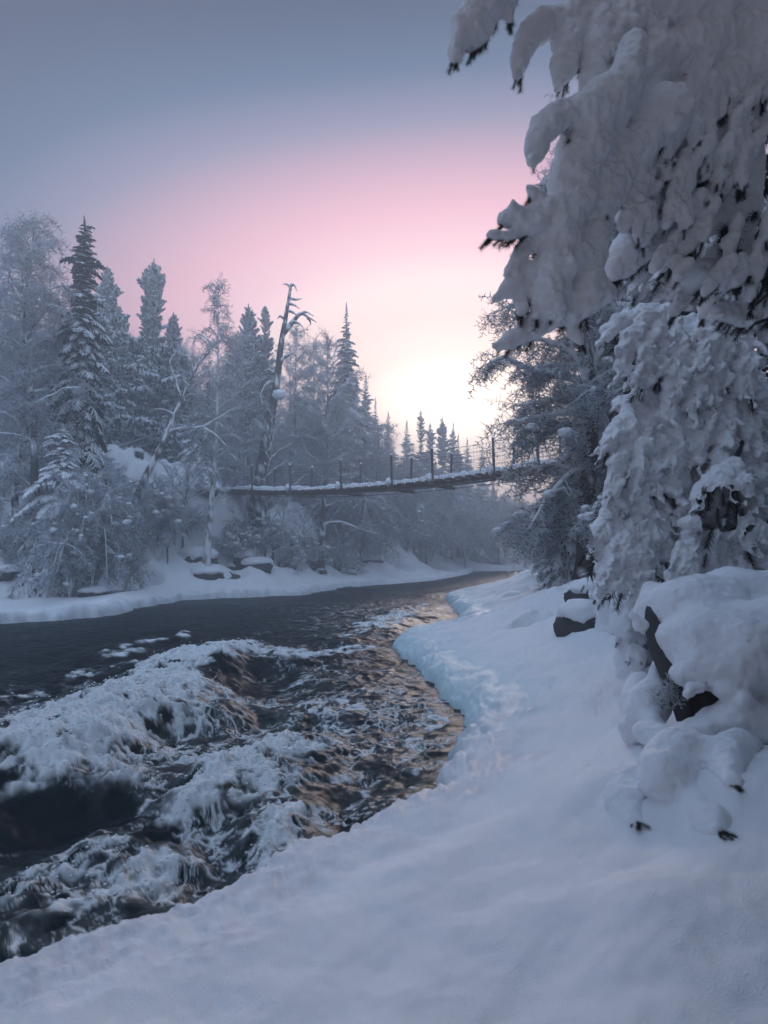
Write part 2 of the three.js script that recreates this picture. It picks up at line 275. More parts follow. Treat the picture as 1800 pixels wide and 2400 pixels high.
// rows by depth, columns by bearing; denser where the camera looks closely
const rows = [];
for (let i = 0; i < 200; i++) rows.push(1 / lerp(1 / 1.25, 1 / 6, i / 200));
for (let d = 6; d < 18; d += 0.085) rows.push(d);
for (let d = 18; d < 30; d += 0.085) rows.push(d);
for (let d = 30; d < 62; d += 0.21) rows.push(d);
for (let i = 0; i <= 36; i++) rows.push(62 * Math.pow(150 / 62, i / 36));
const cols = [];
for (let a = -180; a < -80; a += 10) cols.push(a);
for (let a = -80; a < -36; a += 1.2) cols.push(a);
for (let i = 0; i <= 560; i++) cols.push(-36 + 72 * i / 560);
for (let a = 37.2; a < 80; a += 1.2) cols.push(a);
for (let a = 80; a <= 180; a += 10) cols.push(a);
{
  const nr = rows.length, nc = cols.length, pos = new Float32Array(nr * nc * 3), col = new Float32Array(nr * nc * 3), uv = new Float32Array(nr * nc * 2), icy = new Uint8Array(nr * nc);
  for (let i = 0; i < nr; i++) for (let j = 0; j < nc; j++) {
    const a = cols[j] * Math.PI / 180, c = Math.abs(cols[j]) < 60 ? 1 / Math.cos(a) : 2, R = Math.abs(cols[j]) < 60 ? rows[i] * c : Math.min(rows[i] * 2, 45 + rows[i] * 0.2);
    const x = Math.sin(a) * R, z = -Math.cos(a) * R, h = groundHeight(x, z), k = i * nc + j;
    pos.set([x, h, z], k * 3); uv.set([x / 0.8, z / 0.8], k * 2);
    const d = riverDist(x, z), near = Math.hypot(x, z) < 34;
    const tip = ss(1.3, 0.2, d + 0.25 * n3(x * 2, 4, z * 2)) * (x > 0.1 && z < -6.2 && z > -33 ? 1 : 0);
    const slush = ss(1.0, 0.25, d + 0.35 * n3(x * 1.5, 6, z * 1.5)) * (z > -7.5 ? 1 : 0) * (0.55 + 0.45 * n3(x * 9, 2, z * 9));
    const grey = ss(0.5, 0.1, d) * (x < 0.1 && z < -15 ? 1 : 0);
    let r = 0.85, g = 0.86, b = 0.885;
    r = lerp(r, 0.55, tip * .75); g = lerp(g, 0.745, tip * .75); b = lerp(b, 0.81, tip * .75);
    r = lerp(r, 0.5, clamp(slush) * .6); g = lerp(g, 0.52, clamp(slush) * .6); b = lerp(b, 0.6, clamp(slush) * .6);
    r = lerp(r, 0.55, grey * .5); g = lerp(g, 0.63, grey * .5); b = lerp(b, 0.68, grey * .5);
    col.set([r, g, b], k * 3); icy[k] = tip > 0.75 || slush > 0.5 ? 1 : 0;
  }
  const snowIdx = [], iceIdx = [];
  for (let i = 0; i < nr - 1; i++) for (let j = 0; j < nc - 1; j++) {
    const a = i * nc + j, b = a + 1, c = a + nc, e = c + 1;
    if (Math.max(pos[a * 3 + 1], pos[b * 3 + 1], pos[c * 3 + 1], pos[e * 3 + 1]) < -1.2) continue;
    (icy[a] + icy[e] > 1 ? iceIdx : snowIdx).push(a, b, c, b, e, c);
  }
  const mid = pos.length / 3; // close the small hole under the camera
  const g = new THREE.BufferGeometry();
  g.setAttribute('position', new THREE.BufferAttribute(pos, 3)); g.setAttribute('color', new THREE.BufferAttribute(col, 3)); g.setAttribute('uv', new THREE.BufferAttribute(uv, 2));
  g.setIndex(new THREE.BufferAttribute(new Uint32Array([...[snowIdx, iceIdx].flatMap((q) => [q])].reduce((a, q) => { const o = new Uint32Array(a.length + q.length); o.set(a); o.set(q, a.length); return o; }, new Uint32Array(0))), 1));
  g.addGroup(0, snowIdx.length, 0); g.addGroup(snowIdx.length, iceIdx.length, 1);
  g.computeVertexNormals();
  structure('snowy_ground', g, [M.ground, M.ice]);
  const under = new THREE.CircleGeometry(3.4, 40).rotateX(-Math.PI / 2); // the snow the camera stands on, below the sheet's edge
  const up = under.attributes.position; for (let i = 0; i < up.count; i++) up.setY(i, Math.max(-1.3, groundHeight(up.getX(i), up.getZ(i))) - 0.03);
  under.computeVertexNormals(); under.setAttribute('color', new THREE.BufferAttribute(new Float32Array(up.count * 3).fill(0.85), 3));
  structure('trampled_snow', under, M.ground);
}
const onGround = (x, z) => groundHeight(x, z);

// ---------------------------------------------------------------- the river: rapids with standing waves and foam
// breakers: [px, py] ends of the crest, width, height, foam
const Yq = V(0, 1, 0);
const BREAK = [
  [[395, 1570], [560, 1520], 1.5, .38, 1.0], [[560, 1540], [840, 1525], 1.3, .24, .75], [[120, 1800], [330, 1640], 1.7, .5, 1.15], [[330, 1660], [430, 1560], 1.2, .3, .85], [[60, 1790], [140, 1720], 1.1, .35, .8],
  [[500, 1850], [640, 1740], 1.0, .32, 1.15], [[600, 1820], [760, 1735], .8, .16, .8], [[260, 1530], [420, 1490], .9, .2, .55], [[880, 1475], [960, 1440], 1.2, .16, .8], [[690, 1370], [830, 1378], 1.8, .3, 1.0], [[600, 1960], [690, 1890], .45, .2, .7], [[0, 1640], [200, 1570], 1.4, .22, .5], [[1040, 1395], [1190, 1372], 2.0, .25, .5], [[820, 1490], [980, 1420], 1.5, .15, .5], [[200, 2080], [420, 1900], .6, .16, .6], [[0, 2100], [180, 1960], .5, .18, .5], [[560, 2020], [640, 1930], .35, .12, .7],
].map(([a, b, w, h, f]) => { const p = G(...a), q = G(...b); return { ax: p.x, az: p.z, bx: q.x, bz: q.z, w, h, f }; });
// broad sheets of churned water [px, py, radius x, radius z, strength]; below zero is smooth dark water
const SHEET = [[700, 1650, 2.6, 3, .45], [560, 1900, 1.6, 1.6, .5], [250, 2060, 1.6, .9, .45], [620, 1480, 4, 3, .22], [900, 1430, 6, 6, .32], [300, 1700, 2.6, 2, .45], [100, 1480, 6, 2.6, -.6], [450, 1440, 5, 3, -.25], [130, 1900, 1.3, .55, -.7], [520, 1590, 1.1, .5, -.6], [1000, 1640, 1.3, 2.4, -.05], [720, 1850, .9, .5, -.12], [300, 1400, 9, 3.5, -.5], [840, 1790, 1.0, .7, -.1], [1180, 1350, 30, 18, -.3], [420, 2080, 1.2, .4, .3]].map(([x, y, rx, rz, s]) => { const p = G(x, y); return [p.x, p.z, rx, rz, s]; });
const flowA = Math.atan2(-0.55, 1), fc = Math.cos(flowA), fs = Math.sin(flowA); // the current runs towards the camera and to the left
function water(x, z, out) {
  const dist = Math.hypot(x, z), wx = x + 0.35 * n3(x * 0.6, 0, z * 0.6), wz = z + 0.35 * n3(x * 0.6, 9, z * 0.6);
  let crest = 0, h = 0, foam = 0; const cell = dist < 13 ? 0.022 : dist < 26 ? 0.055 : 0.055 * Math.pow(dist / 26, 2), keepF = (f) => clamp(1.6 - cell * f * 3.2);
  for (const b of BREAK) {
    const dx = b.bx - b.ax, dz = b.bz - b.az, L2 = dx * dx + dz * dz, t = clamp(((wx - b.ax) * dx + (wz - b.az) * dz) / L2), ex = wx - b.ax - dx * t, ez = wz - b.az - dz * t;
    const q = Math.hypot(ex, ez); if (q > b.w * 2.2) continue;
    h += b.h * 0.5 * (Math.exp(-2.6 * (q / b.w) ** 2) - 0.45 * Math.exp(-1 * ((q - b.w * 1.2) / (b.w * .45)) ** 2)); crest = Math.max(crest, b.f * Math.exp(-5.0 * (q / b.w) ** 2));
  }
  let sheet = 0.10;
  for (const s of SHEET) { const q = ((x - s[0]) / s[2]) ** 2 + ((z - s[1]) / s[3]) ** 2; if (q < 6) sheet += s[4] * Math.exp(-q); }
  sheet = clamp(sheet * 0.86, 0, 0.55);
  const rough = clamp(0.3 + sheet * 1.1 + crest * 0.8, 0.15, 1.2), u = x * fc - z * fs, v = x * fs + z * fc; // v runs down the current
  const turn = 0.5 - Math.abs(n3(u * 1.9 + 0.4 * n3(u, 3, v), 4, v * 1.3));
  h += rough * (0.065 * fbm(u * 0.9, 0.2, v * 0.7, 2) + 0.045 * turn + 0.02 * n3(u * 5.1, 1, v * 3.4) * keepF(5) + 0.008 * n3(u * 11, 1, v * 8) * keepF(11)) + 0.012 * n3(u * 2.2, 7, v * 3.3) + 0.005 * n3(u * 6, 7, v * 9) * keepF(9);
  h += rough * 0.004 * n3(u * 24, 1, v * 18) * keepF(24);
  // lace: torn threads of foam drawn out along the current
  const w1 = n3(u * 0.9, 2, v * 0.8), w2 = n3(u * 0.9, 5, v * 0.8), w3 = n3(u * 2.7, 2, v * 2.4), w4 = n3(u * 2.7, 6, v * 2.4);
  const ax = u + 0.4 * w1 + 0.17 * w3 + 0.05 * n3(u * 8, 2, v * 7.5), av = v + 0.4 * w2 + 0.17 * w4 + 0.05 * n3(u * 8, 9, v * 7.5);
  const ridge = (q, s) => { const k = 1 - Math.abs(q) * s; return k > 0 ? k * k : 0; };
  const l1 = ridge(n3(ax * 1.5, 0, av * 1.15), 3.2), l2 = ridge(n3b(ax * 3.7, 0, av * 3.0), 2.8), l3 = ridge(n3b(ax * 8.5, 3, av * 7), 2.3) * keepF(6), cl = fbm(u * 1.3, 6, v * 1.1, 4), fine = fbm(ax * 7, 1, av * 6.2, 4), hf = 0.6 * n3(ax * 21, 4, av * 19) * keepF(14) + 0.4 * n3b(ax * 43, 4, av * 39) * keepF(30), gate = ss(-0.3, 0.3, cl + sheet * 0.35);
  const lace = (l1 * 0.75 + l2 * 0.65 + l3 * 0.45) * gate + 0.25 * fine + 0.12 * hf;
  foam = lace * clamp(sheet * 1.5 + 0.12);
  const g1 = n3b(x * 2.6, 2, z * 2.6), g2 = n3b(x * 6.1, 4, z * 6.1), g3 = n3(x * 13, 4, z * 13) * keepF(10), g4 = n3(x * 29, 1, z * 29) * keepF(22), grit = 0.5 * g2 + 0.45 * g3 + 0.4 * g4;
  const body = crest * (1.0 + 0.75 * g1 + 0.5 * cl + 0.55 * grit) - 0.34 * (1 - crest);
  foam = Math.max(ss(0.10, 0.62, foam) * 0.8, ss(0.2, 0.8, body), 0) + 0.12 * Math.max(0, lace) * crest;
  foam = clamp(foam + 0.07 * clamp(sheet * 1.5) * (1 + hf));
  const inCrest = ss(0.25, 0.7, crest);
  foam = clamp(foam * (1 + (0.55 * grit + 0.25 * hf) * lerp(0.7, 1, inCrest)) - 0.1 * clamp(-g1));
  h += foam * (0.012 + 0.03 * g2 * keepF(8) + 0.016 * g3 + 0.010 * g4) * clamp(0.2 + crest);
  out[0] = h * (dist > 45 ? 0.5 : 1); out[1] = foam;
}
{
  const wr = [], wc = [];
  for (let d = 2.6; d < 13; d += 0.022) wr.push(d);
  for (let d = 13; d < 26; d += 0.055) wr.push(d);
  for (let i = 0; i <= 130; i++) wr.push(26 * Math.pow(130 / 26, i / 130));
  for (let a = -78; a < -34; a += 1.5) wc.push(a);
  for (let i = 0; i <= 520; i++) wc.push(-34 + 46 * i / 520);
  for (let a = 12.3; a <= 44; a += 0.5) wc.push(a);
  const nr = wr.length, nc = wc.length, pos = new Float32Array(nr * nc * 3), col = new Float32Array(nr * nc * 3), fo = new Float32Array(nr * nc), keep = new Uint8Array(nr * nc), o = [0, 0];
  for (let i = 0; i < nr; i++) for (let j = 0; j < nc; j++) {
    const a = wc[j] * Math.PI / 180, R = wr[i] / Math.cos(a), x = Math.sin(a) * R, z = -Math.cos(a) * R, k = i * nc + j, d = riverDist(x, z);
    if (d > 2) { pos.set([x, 0, z], k * 3); continue; }
    keep[k] = 1; water(x, z, o);
    const calm = ss(0.1, -0.5, d);
    pos.set([x, o[0] * (0.25 + 0.75 * calm) - 0.03, z], k * 3); fo[k] = o[1];
    const f = o[1];
    col.set([lerp(0.003, 0.76, f), lerp(0.014, 0.8, f), lerp(0.02, 0.82, f)], k * 3);
  }
  const wi = [], fi = [];
  for (let i = 0; i < nr - 1; i++) for (let j = 0; j < nc - 1; j++) {
    const a = i * nc + j, b = a + 1, c = a + nc, e = c + 1;
    if (!(keep[a] && keep[b] && keep[c] && keep[e])) continue;
    (fo[a] + fo[b] + fo[c] + fo[e] > 1.3 ? fi : wi).push(a, b, c, b, e, c);
  }
  const g = new THREE.BufferGeometry(), all = new Uint32Array(wi.length + fi.length); all.set(wi); all.set(fi, wi.length);
  g.setAttribute('position', new THREE.BufferAttribute(pos, 3)); g.setAttribute('color', new THREE.BufferAttribute(col, 3)); g.setIndex(new THREE.BufferAttribute(all, 1));
  g.addGroup(0, wi.length, 0); g.addGroup(wi.length, fi.length, 1); g.computeVertexNormals();
  structure('river_water', g, [M.water, M.foam]);
}
// clots of foam and thrown drops on the breakers, too many and too small to count
{
  const R = rng(70), o = [0, 0], ms = [], q = new THREE.Quaternion(), g = lump(1, 0.8, 1, 0.35, 1.5, 4, 1);
  for (const b of BREAK) {
    const L = Math.hypot(b.bx - b.ax, b.bz - b.az), near = Math.hypot((b.ax + b.bx) / 2, (b.az + b.bz) / 2); if (near > 20) continue;
    const n = Math.round(700 * (L + b.w) * b.w * b.f * (near > 11 ? 0.7 : 1));
    for (let i = 0; i < n; i++) {
      const t = R(), a = R() * 6.28, rr = b.w * Math.sqrt(R()) * 0.8, x = lerp(b.ax, b.bx, t) + Math.cos(a) * rr, z = lerp(b.az, b.bz, t) + Math.sin(a) * rr;
      if (riverDist(x, z) > -0.15) continue;
      water(x, z, o); if (o[1] < 0.35 + 0.3 * R()) continue;
      const s = (0.003 + 0.009 * R() * R()) * (near > 9 ? 1.3 : 1), up = R() < 0.12 ? 0.12 * R() * R() : 0;
      ms.push(new THREE.Matrix4().compose(V(x, o[0] - 0.03 + s * 0.4 + up, z), q.setFromAxisAngle(Yq, R() * 6.28), V(s * 1.3, s, s * 1.3)));
    }
  }
  const t = thing('foam_clots', 'white clots of foam and drops thrown up along the breakers of the rapids', 'foam'); t.userData.kind = 'stuff';
  inst('clots', g, std('foam clots', rgb(0.8, 0.84, 0.86), 0.6), ms, t, 'stuff');
}
// ---------------------------------------------------------------- how trees grow
const FROST = [0.84, 0.86, 0.89], DARKTWIG = [0.13, 0.11, 0.11];
const Yup = V(0, 1, 0), qq = new THREE.Quaternion(), roll = new THREE.Quaternion();
function placed(pos, dir, size, turn, sx = 1) { // a matrix that lays +y along dir
  qq.setFromUnitVectors(Yup, dir); roll.setFromAxisAngle(Yup, turn); qq.multiply(roll);
  return new THREE.Matrix4().compose(pos, qq, V(size * sx, size, size * sx));
}
function spray(seed, hang, n = 13, r0 = 0.015, dark = 0.14) { // a frosted twig with its side twigs, one unit long along +y
  const R = rng(seed), b = new MB(), pick = () => R() < dark ? DARKTWIG : FROST.map((c) => c * (0.86 + 0.2 * R()));
  const spine = (t) => V(0.05 * Math.sin(t * 5 + seed), t, 0.05 * Math.cos(t * 4 + seed) - 0.05);
  for (let i = 0; i < 4; i++) b.cone(spine(i / 4), spine((i + 1.15) / 4), r0 * (1.3 - i * 0.2), 3, pick());
  for (let i = 0; i < n; i++) {
    const t = 0.08 + 0.9 * (i + R() * 0.6) / n, a = i * 2.4 + R(), o = spine(t), len = (0.24 + 0.3 * R()) * (1.15 - t * 0.7), up = hang ? -0.1 + 0.5 * R() : 0.35 + 0.5 * R();
    const d = V(Math.cos(a), up, Math.sin(a)).normalize(), e = o.clone().addScaledVector(d, len);
    b.cone(o, e, r0 * (0.75 + 0.5 * R()), 3, pick());
    for (let k = 0; k < 3; k++) { const s = o.clone().lerp(e, 0.25 + 0.25 * k + R() * 0.1), a2 = R() * 6.28, l2 = len * (0.25 + 0.3 * R()); b.cone(s, s.clone().add(V(Math.cos(a2) * 0.8, R() * 0.8 - 0.1, Math.sin(a2) * 0.8).addScaledVector(d, 0.7).normalize().multiplyScalar(l2)), r0 * 0.75, 3, pick()); }
  }
  return b.geo();
}
const SPRAYS = [spray(1, 1, 11, 0.021), spray(2, 1, 11, 0.02), spray(3, 0, 11, 0.021), spray(4, 0, 11, 0.02), spray(5, 1, 13, 0.017, 0.25)], FATSPRAYS = [spray(6, 0, 10, 0.026, 0.05), spray(7, 0, 11, 0.03, 0.05), spray(8, 1, 10, 0.024, 0.06)];
const THINSPRAYS = [spray(11, 1, 12, 0.0085, 0.3), spray(12, 1, 13, 0.008, 0.3)];
const CLUMP = lump(1, 1, 1, 0.45, 1.6, 8, 2);
const barkColor = (dark, patch) => { const H = rng(900); return (p, ny, t) => { const f = n3(p.x * 6, p.y * 1.1, p.z * 6) * 0.42 + (H() - 0.5) * 0.75 + 0.12; return f > patch ? FROST : dark.map((c) => c * (0.75 + 0.6 * H())); }; };
function bend(a, b, sag, wob, n, R) { const o = []; const w1 = R() * 9, w2 = R() * 9, L = a.distanceTo(b); for (let i = 0; i <= n; i++) { const t = i / n, p = a.clone().lerp(b, t); p.y += sag * Math.sin(Math.PI * t) * L; p.x += wob * L * n3(t * 2.2, w1, 0.3); p.z += wob * L * n3(t * 2.2, w2, 4.3); o.push(p); } return o; }
function along(pts, t) { const f = clamp(t, 0, 0.9999) * (pts.length - 1), i = Math.floor(f); return pts[i].clone().lerp(pts[i + 1], f - i); }
function tangent(pts, t) { const f = clamp(t, 0, 0.9999) * (pts.length - 1), i = Math.floor(f); return pts[i + 1].clone().sub(pts[i]).normalize(); }
function smooth(pts, n) { return new THREE.CatmullRomCurve3(pts).getPoints(n); }

// a bare tree white with frost. trunk: world points from the ground up; limbs: extra limbs as world points
function frosted(name, label, category, group, o) {
  const R = rng(o.seed), base = o.trunk[0].clone(); base.y = Math.min(base.y, onGround(base.x, base.z)) - 0.15;
  const t = thing(name, label, category, base.toArray(), group), rel = (p) => p.clone().sub(base);
  const trunk = smooth([base, ...o.trunk.slice(o.trunk[0].y - base.y > 0.6 ? 0 : 1)].map(rel), 56), H = trunk[0].distanceTo(trunk[trunk.length - 1]), r0 = o.r0 ?? 0.013 * H + 0.02, r1 = o.r1 ?? 0.015;
  const dark = o.bark ?? [0.075, 0.06, 0.058], bc = barkColor(dark, o.patch ?? 0.22), lc = barkColor(dark, o.limbPatch ?? Math.min(o.patch ?? 0.22, 0.1));
  const flare = (k) => lerp(r0, r1, Math.pow(k, 0.85)) * (1 + 0.5 * Math.max(0, 0.06 - k) / 0.06);
  const tb = new MB().tube(trunk, flare, 10, bc); part('trunk', tb.geo(), M.bark, t);
  const lb = new MB(), sb = new MB(), twigs = [[], [], [], [], []], kinds = o.sprays ?? SPRAYS, limbs = [];
  const clumps = [], snowOn = o.snowOn ?? 0.8, wind = V(o.windX ?? 0, 0, 0);
  for (const l of o.limbs ?? []) { const p = smooth(l.pts.map(rel), 14); limbs.push([p, l.r ?? 0.05, l.sub ?? 1, 1]); }
  const nL = o.count ?? 22;
  for (let i = 0; i < nL; i++) {
    const f = lerp(o.from ?? 0.22, 0.98, Math.pow((i + R() * 0.7) / nL, o.pack ?? 0.9)), a = i * 2.39996 + R() * 0.7, at = along(trunk, f);
    const g = (f - (o.from ?? 0.22)) / (1 - (o.from ?? 0.22)), prof = o.profile ? o.profile(g) : Math.pow(Math.sin(Math.PI * clamp(0.16 + 0.8 * g)), 0.8), len = (o.spread ?? 2) * prof * (0.7 + 0.5 * R()) + 0.25;
    const el = lerp(o.el0 ?? 0.35, o.el1 ?? 1.05, g) + (R() - 0.5) * 0.4, dir = V(Math.cos(a) * Math.cos(el), Math.sin(el), Math.sin(a) * Math.cos(el)).add(wind).normalize();
    const pts = []; for (let k = 0; k <= 8; k++) { const u = k / 8, p = at.clone().addScaledVector(dir, len * u); p.y -= (o.droop ?? 0.25) * len * u * u * u; p.x += 0.07 * len * n3(u * 2, i, 1); p.z += 0.07 * len * n3(u * 2, i, 5); pts.push(p); }
    limbs.push([pts, Math.min(r0 * 0.55, 0.012 + 0.016 * len), 1]);
  }
  const dens = (o.dens ?? 1) * 0.78, size = o.size ?? 0.7;
  const stick = (p, d, s) => { d.y -= (o.hang ?? 0.3) * (0.5 + R()); d.normalize(); twigs[Math.floor(R() * kinds.length)].push(placed(p, d, s * (0.65 + 0.7 * R()), R() * 6.28)); };
  for (const [pts, r, sub, own] of limbs) {
    const len = pts.reduce((s, p, i) => i ? s + p.distanceTo(pts[i - 1]) : 0, 0);
    const lm = own ? new MB() : lb, sm = own ? new MB() : sb;
    lm.tube(pts, (k) => lerp(r, 0.008, k), 6, lc);
    if (r > 0.016) sm.tube(pts.map((p, i) => V(p.x, p.y + lerp(r, 0.008, i / (pts.length - 1)) * 0.75 + 0.012, p.z)), (k) => (lerp(r, 0.012, k) * 0.85 + 0.012) * snowOn * (0.85 + 0.3 * n3(k * 9, r * 90, len)), 6);
    if (own) { const w = part('limb', lm.geo(), M.bark, t); part('snow', sm.geo(), M.snow, w); }
    if (o.bare) continue;
    const nS = Math.max(3, Math.round(len * 3.2 * dens * sub));
    for (let j = 0; j < nS; j++) {
      const u = 0.15 + 0.85 * (j + R() * 0.8) / nS, p = along(pts, u), T = tangent(pts, u), side = V(R() - 0.5, (R() - 0.35) * 0.8, R() - 0.5).normalize(), d = T.clone().multiplyScalar(0.8).add(side).normalize();
      const l2 = len * (0.16 + 0.22 * R()) * (1.15 - 0.6 * u) + 0.12, e = p.clone().addScaledVector(d, l2); e.y -= l2 * (o.hang ?? 0.3) * 0.6;
      const sp = bend(p, e, 0.08, 0.05, 3, R); lb.tube(sp, (k) => lerp(0.012 + 0.006 * l2, 0.006, k), 4, R() < (o.white ?? 0.78) ? FROST : dark);
      if (o.clumps && R() < o.clumps) { const w = along(sp, 0.3 + 0.7 * R()), q = 0.07 + 0.12 * R() * R(); clumps.push(new THREE.Matrix4().compose(w.add(V(0, q * 0.3, 0)), new THREE.Quaternion().setFromAxisAngle(Yup, R() * 6.28), V(q * 1.4, q * 0.8, q * 1.1))); }
      const nn = Math.max(1, Math.round(l2 * 4.5 * dens));
      for (let q = 0; q < nn; q++) { const w = 0.2 + 0.8 * (q + R()) / nn; stick(along(sp, w), tangent(sp, w).multiplyScalar(0.9).add(V(R() - 0.5, R() - 0.5, R() - 0.5)), size); }
      stick(p, d, size * 0.8);
    }
    stick(pts[pts.length - 1], tangent(pts, 0.99), size);
  }
  if (!o.bare) for (let i = 0; i < 5; i++) stick(along(trunk, 0.97), V(R() - 0.5, 1.5, R() - 0.5), size);
  if (lb.p.length) part('branches', lb.geo(), M.bark, t, 'stuff');
  if (sb.p.length) part('snow', sb.geo(), M.snow, t, 'stuff');
  if (clumps.length) inst('snow_clumps', CLUMP, M.boughSnow, clumps, t, 'stuff');
  kinds.forEach((g, i) => { if (twigs[i].length) inst('twigs', g, M.frostTwig, twigs[i], t, 'stuff'); });
  return t;
}

// spruce and pine boughs, one unit long along +z
function bough(seed, o = {}) {
  const R = rng(seed), nb = new MB(), sb = new MB(), dr = o.droop ?? 0.28, frost = o.frost ?? 0.12, base = o.color ?? [0.022, 0.032, 0.03];
  const pick = () => R() < frost ? [0.74, 0.76, 0.79] : base.map((c) => c * (0.7 + 0.8 * R()));
  const spine = (s) => V(0.03 * Math.sin(s * 6 + seed), 0.06 * Math.sin(s * 2.4) - dr * s * s + (o.lift ?? 0) * s * s * s, s), r = o.r ?? 0.04, sn = o.snow ?? 1;
  for (let i = 0; i < 6; i++) nb.cone(spine(i / 6), spine((i + 1.3) / 6), r * 1.1, 4, pick());
  const pts = []; for (let i = 0; i <= 7; i++) { const p = spine(0.1 + 0.9 * i / 7); p.y += r * 0.9; pts.push(p); }
  sb.tube(pts, (k) => sn * (0.055 + 0.018 * Math.sin(k * 17 + seed)) * (1 - 0.75 * k * k) + 0.008, 6, null, true);
  for (let s = 0.1; s < 0.97; s += 0.075) for (const q of [-1, 1]) {
    const L = (0.42 * Math.pow(1 - s, 0.65) + 0.07) * (0.75 + 0.5 * R()), a = 0.85 + 0.3 * (R() - 0.5), d = V(q * Math.sin(a), -0.25 - 0.3 * R() + (o.up ?? 0), Math.cos(a)).normalize(), p = spine(s), e = p.clone().addScaledVector(d, L);
    nb.cone(p, e, r * (0.8 + 0.4 * R()), 3, pick());
    for (let k = 0; k < 3; k++) { const w = p.clone().lerp(e, 0.25 + 0.3 * k), h = V(q * (R() - 0.2), -(o.hangs ?? 0.9) * (0.5 + R()) + (o.up ?? 0) * 2, R() * 0.9).normalize(); nb.cone(w, w.clone().addScaledVector(h, L * (0.3 + 0.25 * R())), r * 0.85, 3, pick()); }
    if (R() < 0.85) { const u = [0, 0.5, 1].map((t) => { const z = p.clone().lerp(e, 0.1 + 0.85 * t); z.y += r * 0.85 - 0.03 * t * t; return z; }); sb.tube(u, (k) => sn * (0.038 + 0.016 * R()) * (1 - 0.6 * k) + 0.006, 5, null, true); }
  }
  return [nb.geo(), sb.geo()];
}
const NEEDLE_ = 0, SPRUCE = [1, 2, 3].map((s) => bough(s, { snow: 0.36, hangs: 1.7, droop: 0.42, r: 0.06, frost: 0.06 })), HEAVY = [4, 5, 6].map((s) => bough(s, { droop: 0.5, snow: 1.7, frost: 0.35 })), PINE = [7, 8, 9].map((s) => bough(s, { droop: 0.02, lift: 0.12, up: 0.3, hangs: -0.2, r: 0.055, snow: 1.0, frost: 0.6, color: [0.045, 0.055, 0.055] })), WHITE = [10, 11, 12].map((s) => bough(s, { droop: 0.35, snow: 1.25, frost: 0.8 }));
function conifer(name, label, category, group, o) { // base and tip: world points
  const R = rng(o.seed), base = o.base.clone(); base.y = Math.min(base.y, onGround(base.x, base.z)) - 0.15;
  const t = thing(name, label, category, base.toArray(), group), tip = o.tip.clone().sub(base), H = tip.length(), trunk = smooth([V(0, 0, 0), tip.clone().multiplyScalar(0.5).add(V((R() - .5) * .25, 0, (R() - .5) * .25)), tip], 14);
  const r0 = o.r0 ?? 0.014 * H + 0.03; part('trunk', new MB().tube(trunk, (k) => lerp(r0, 0.012, k), 8, barkColor(o.bark ?? [0.06, 0.045, 0.04], o.patch ?? 0.3)).geo(), M.bark, t);
  const kinds = o.kinds ?? SPRUCE, ms = kinds.map(() => []), W = o.width, n = o.count ?? 220, from = o.from ?? 0.1, pw = o.pow ?? 0.85, zz = new THREE.Quaternion(), e = new THREE.Euler();
  for (let i = 0; i < n; i++) {
    const g = Math.pow((i + R()) / n, o.pack ?? 1.15), f = lerp(from, 0.985, g), a = i * 2.39996 + R() * 0.9, ragged = 0.6 + 0.65 * R() * R() + 0.2 * n3(g * 6, o.seed, 0);
    const len = (W * (o.profile ? o.profile(g) : Math.pow(1 - g, pw)) + 0.1) * ragged, pitch = lerp(o.p0 ?? 0.35, o.p1 ?? -0.55, g) + (R() - 0.5) * 0.35;
    e.set(pitch, a, (R() - 0.5) * 0.5, 'YXZ'); zz.setFromEuler(e);
    const k = Math.floor(R() * kinds.length); ms[k].push(new THREE.Matrix4().compose(along(trunk, f), zz, V(len * (o.fat ?? 1) * (0.8 + 0.3 * R()), len * (o.fat ?? 1), len)));
  }
  for (let k = 0; k < 3; k++) { e.set(-1.45, k * 2.1, 0, 'YXZ'); zz.setFromEuler(e); ms[0].push(new THREE.Matrix4().compose(along(trunk, 0.965 - 0.02 * k), zz, V(0.18, 0.2, H * 0.035 + 0.1))); }
  kinds.forEach((g, k) => { if (!ms[k].length) return; inst('needles', g[0], M.needle, ms[k], t, 'stuff'); inst('snow', g[1], M.boughSnow, ms[k], t, 'stuff'); });
  return t;
}
const stem = (px, py, D, tx, ty, dD = 0) => { const b = P(px, py, D), e = P(tx, ty, D + dD), m = b.clone().lerp(e, 0.5); m.x += (n3(px, py, D) * 0.03) * b.distanceTo(e); return [b, m, e]; };
// a many-stemmed bush or thicket bent under frost
function bush(label, px, py, D, h, w, seed, o = {}) {
  const R = rng(seed), b = P(px, py, D); b.y = onGround(b.x, b.z); const limbs = [];
  for (let i = 0; i < (o.stems ?? 9); i++) { const a = i * 2.4 + R(), l = w * (0.35 + 0.65 * R()), top = h * (0.55 + 0.45 * R()); limbs.push({ pts: [b.clone(), b.clone().add(V(Math.cos(a) * l * 0.35, top * 0.7, Math.sin(a) * l * 0.35)), b.clone().add(V(Math.cos(a) * l * 0.8, top, Math.sin(a) * l * 0.8)), b.clone().add(V(Math.cos(a) * l * 1.1, top * (o.tips ?? 0.75), Math.sin(a) * l * 1.1))], r: 0.03 + 0.006 * h, sub: o.sub ?? 1 }); }
  return frosted(o.name ?? 'frosted_bush', label, o.category ?? 'bush', o.group, { seed, trunk: [b, b.clone().add(V(0.05, h * 0.4, 0)), b.clone().add(V(0.1, h * 0.8, 0.05))], r0: 0.05, limbs, count: o.count ?? 8, spread: w * 0.6, size: o.size ?? 0.55, hang: o.hang ?? 0.35, dens: o.dens ?? 1, sprays: o.sprays, from: 0.3, white: 0.94, clumps: o.clumps ?? 0.5 });
}
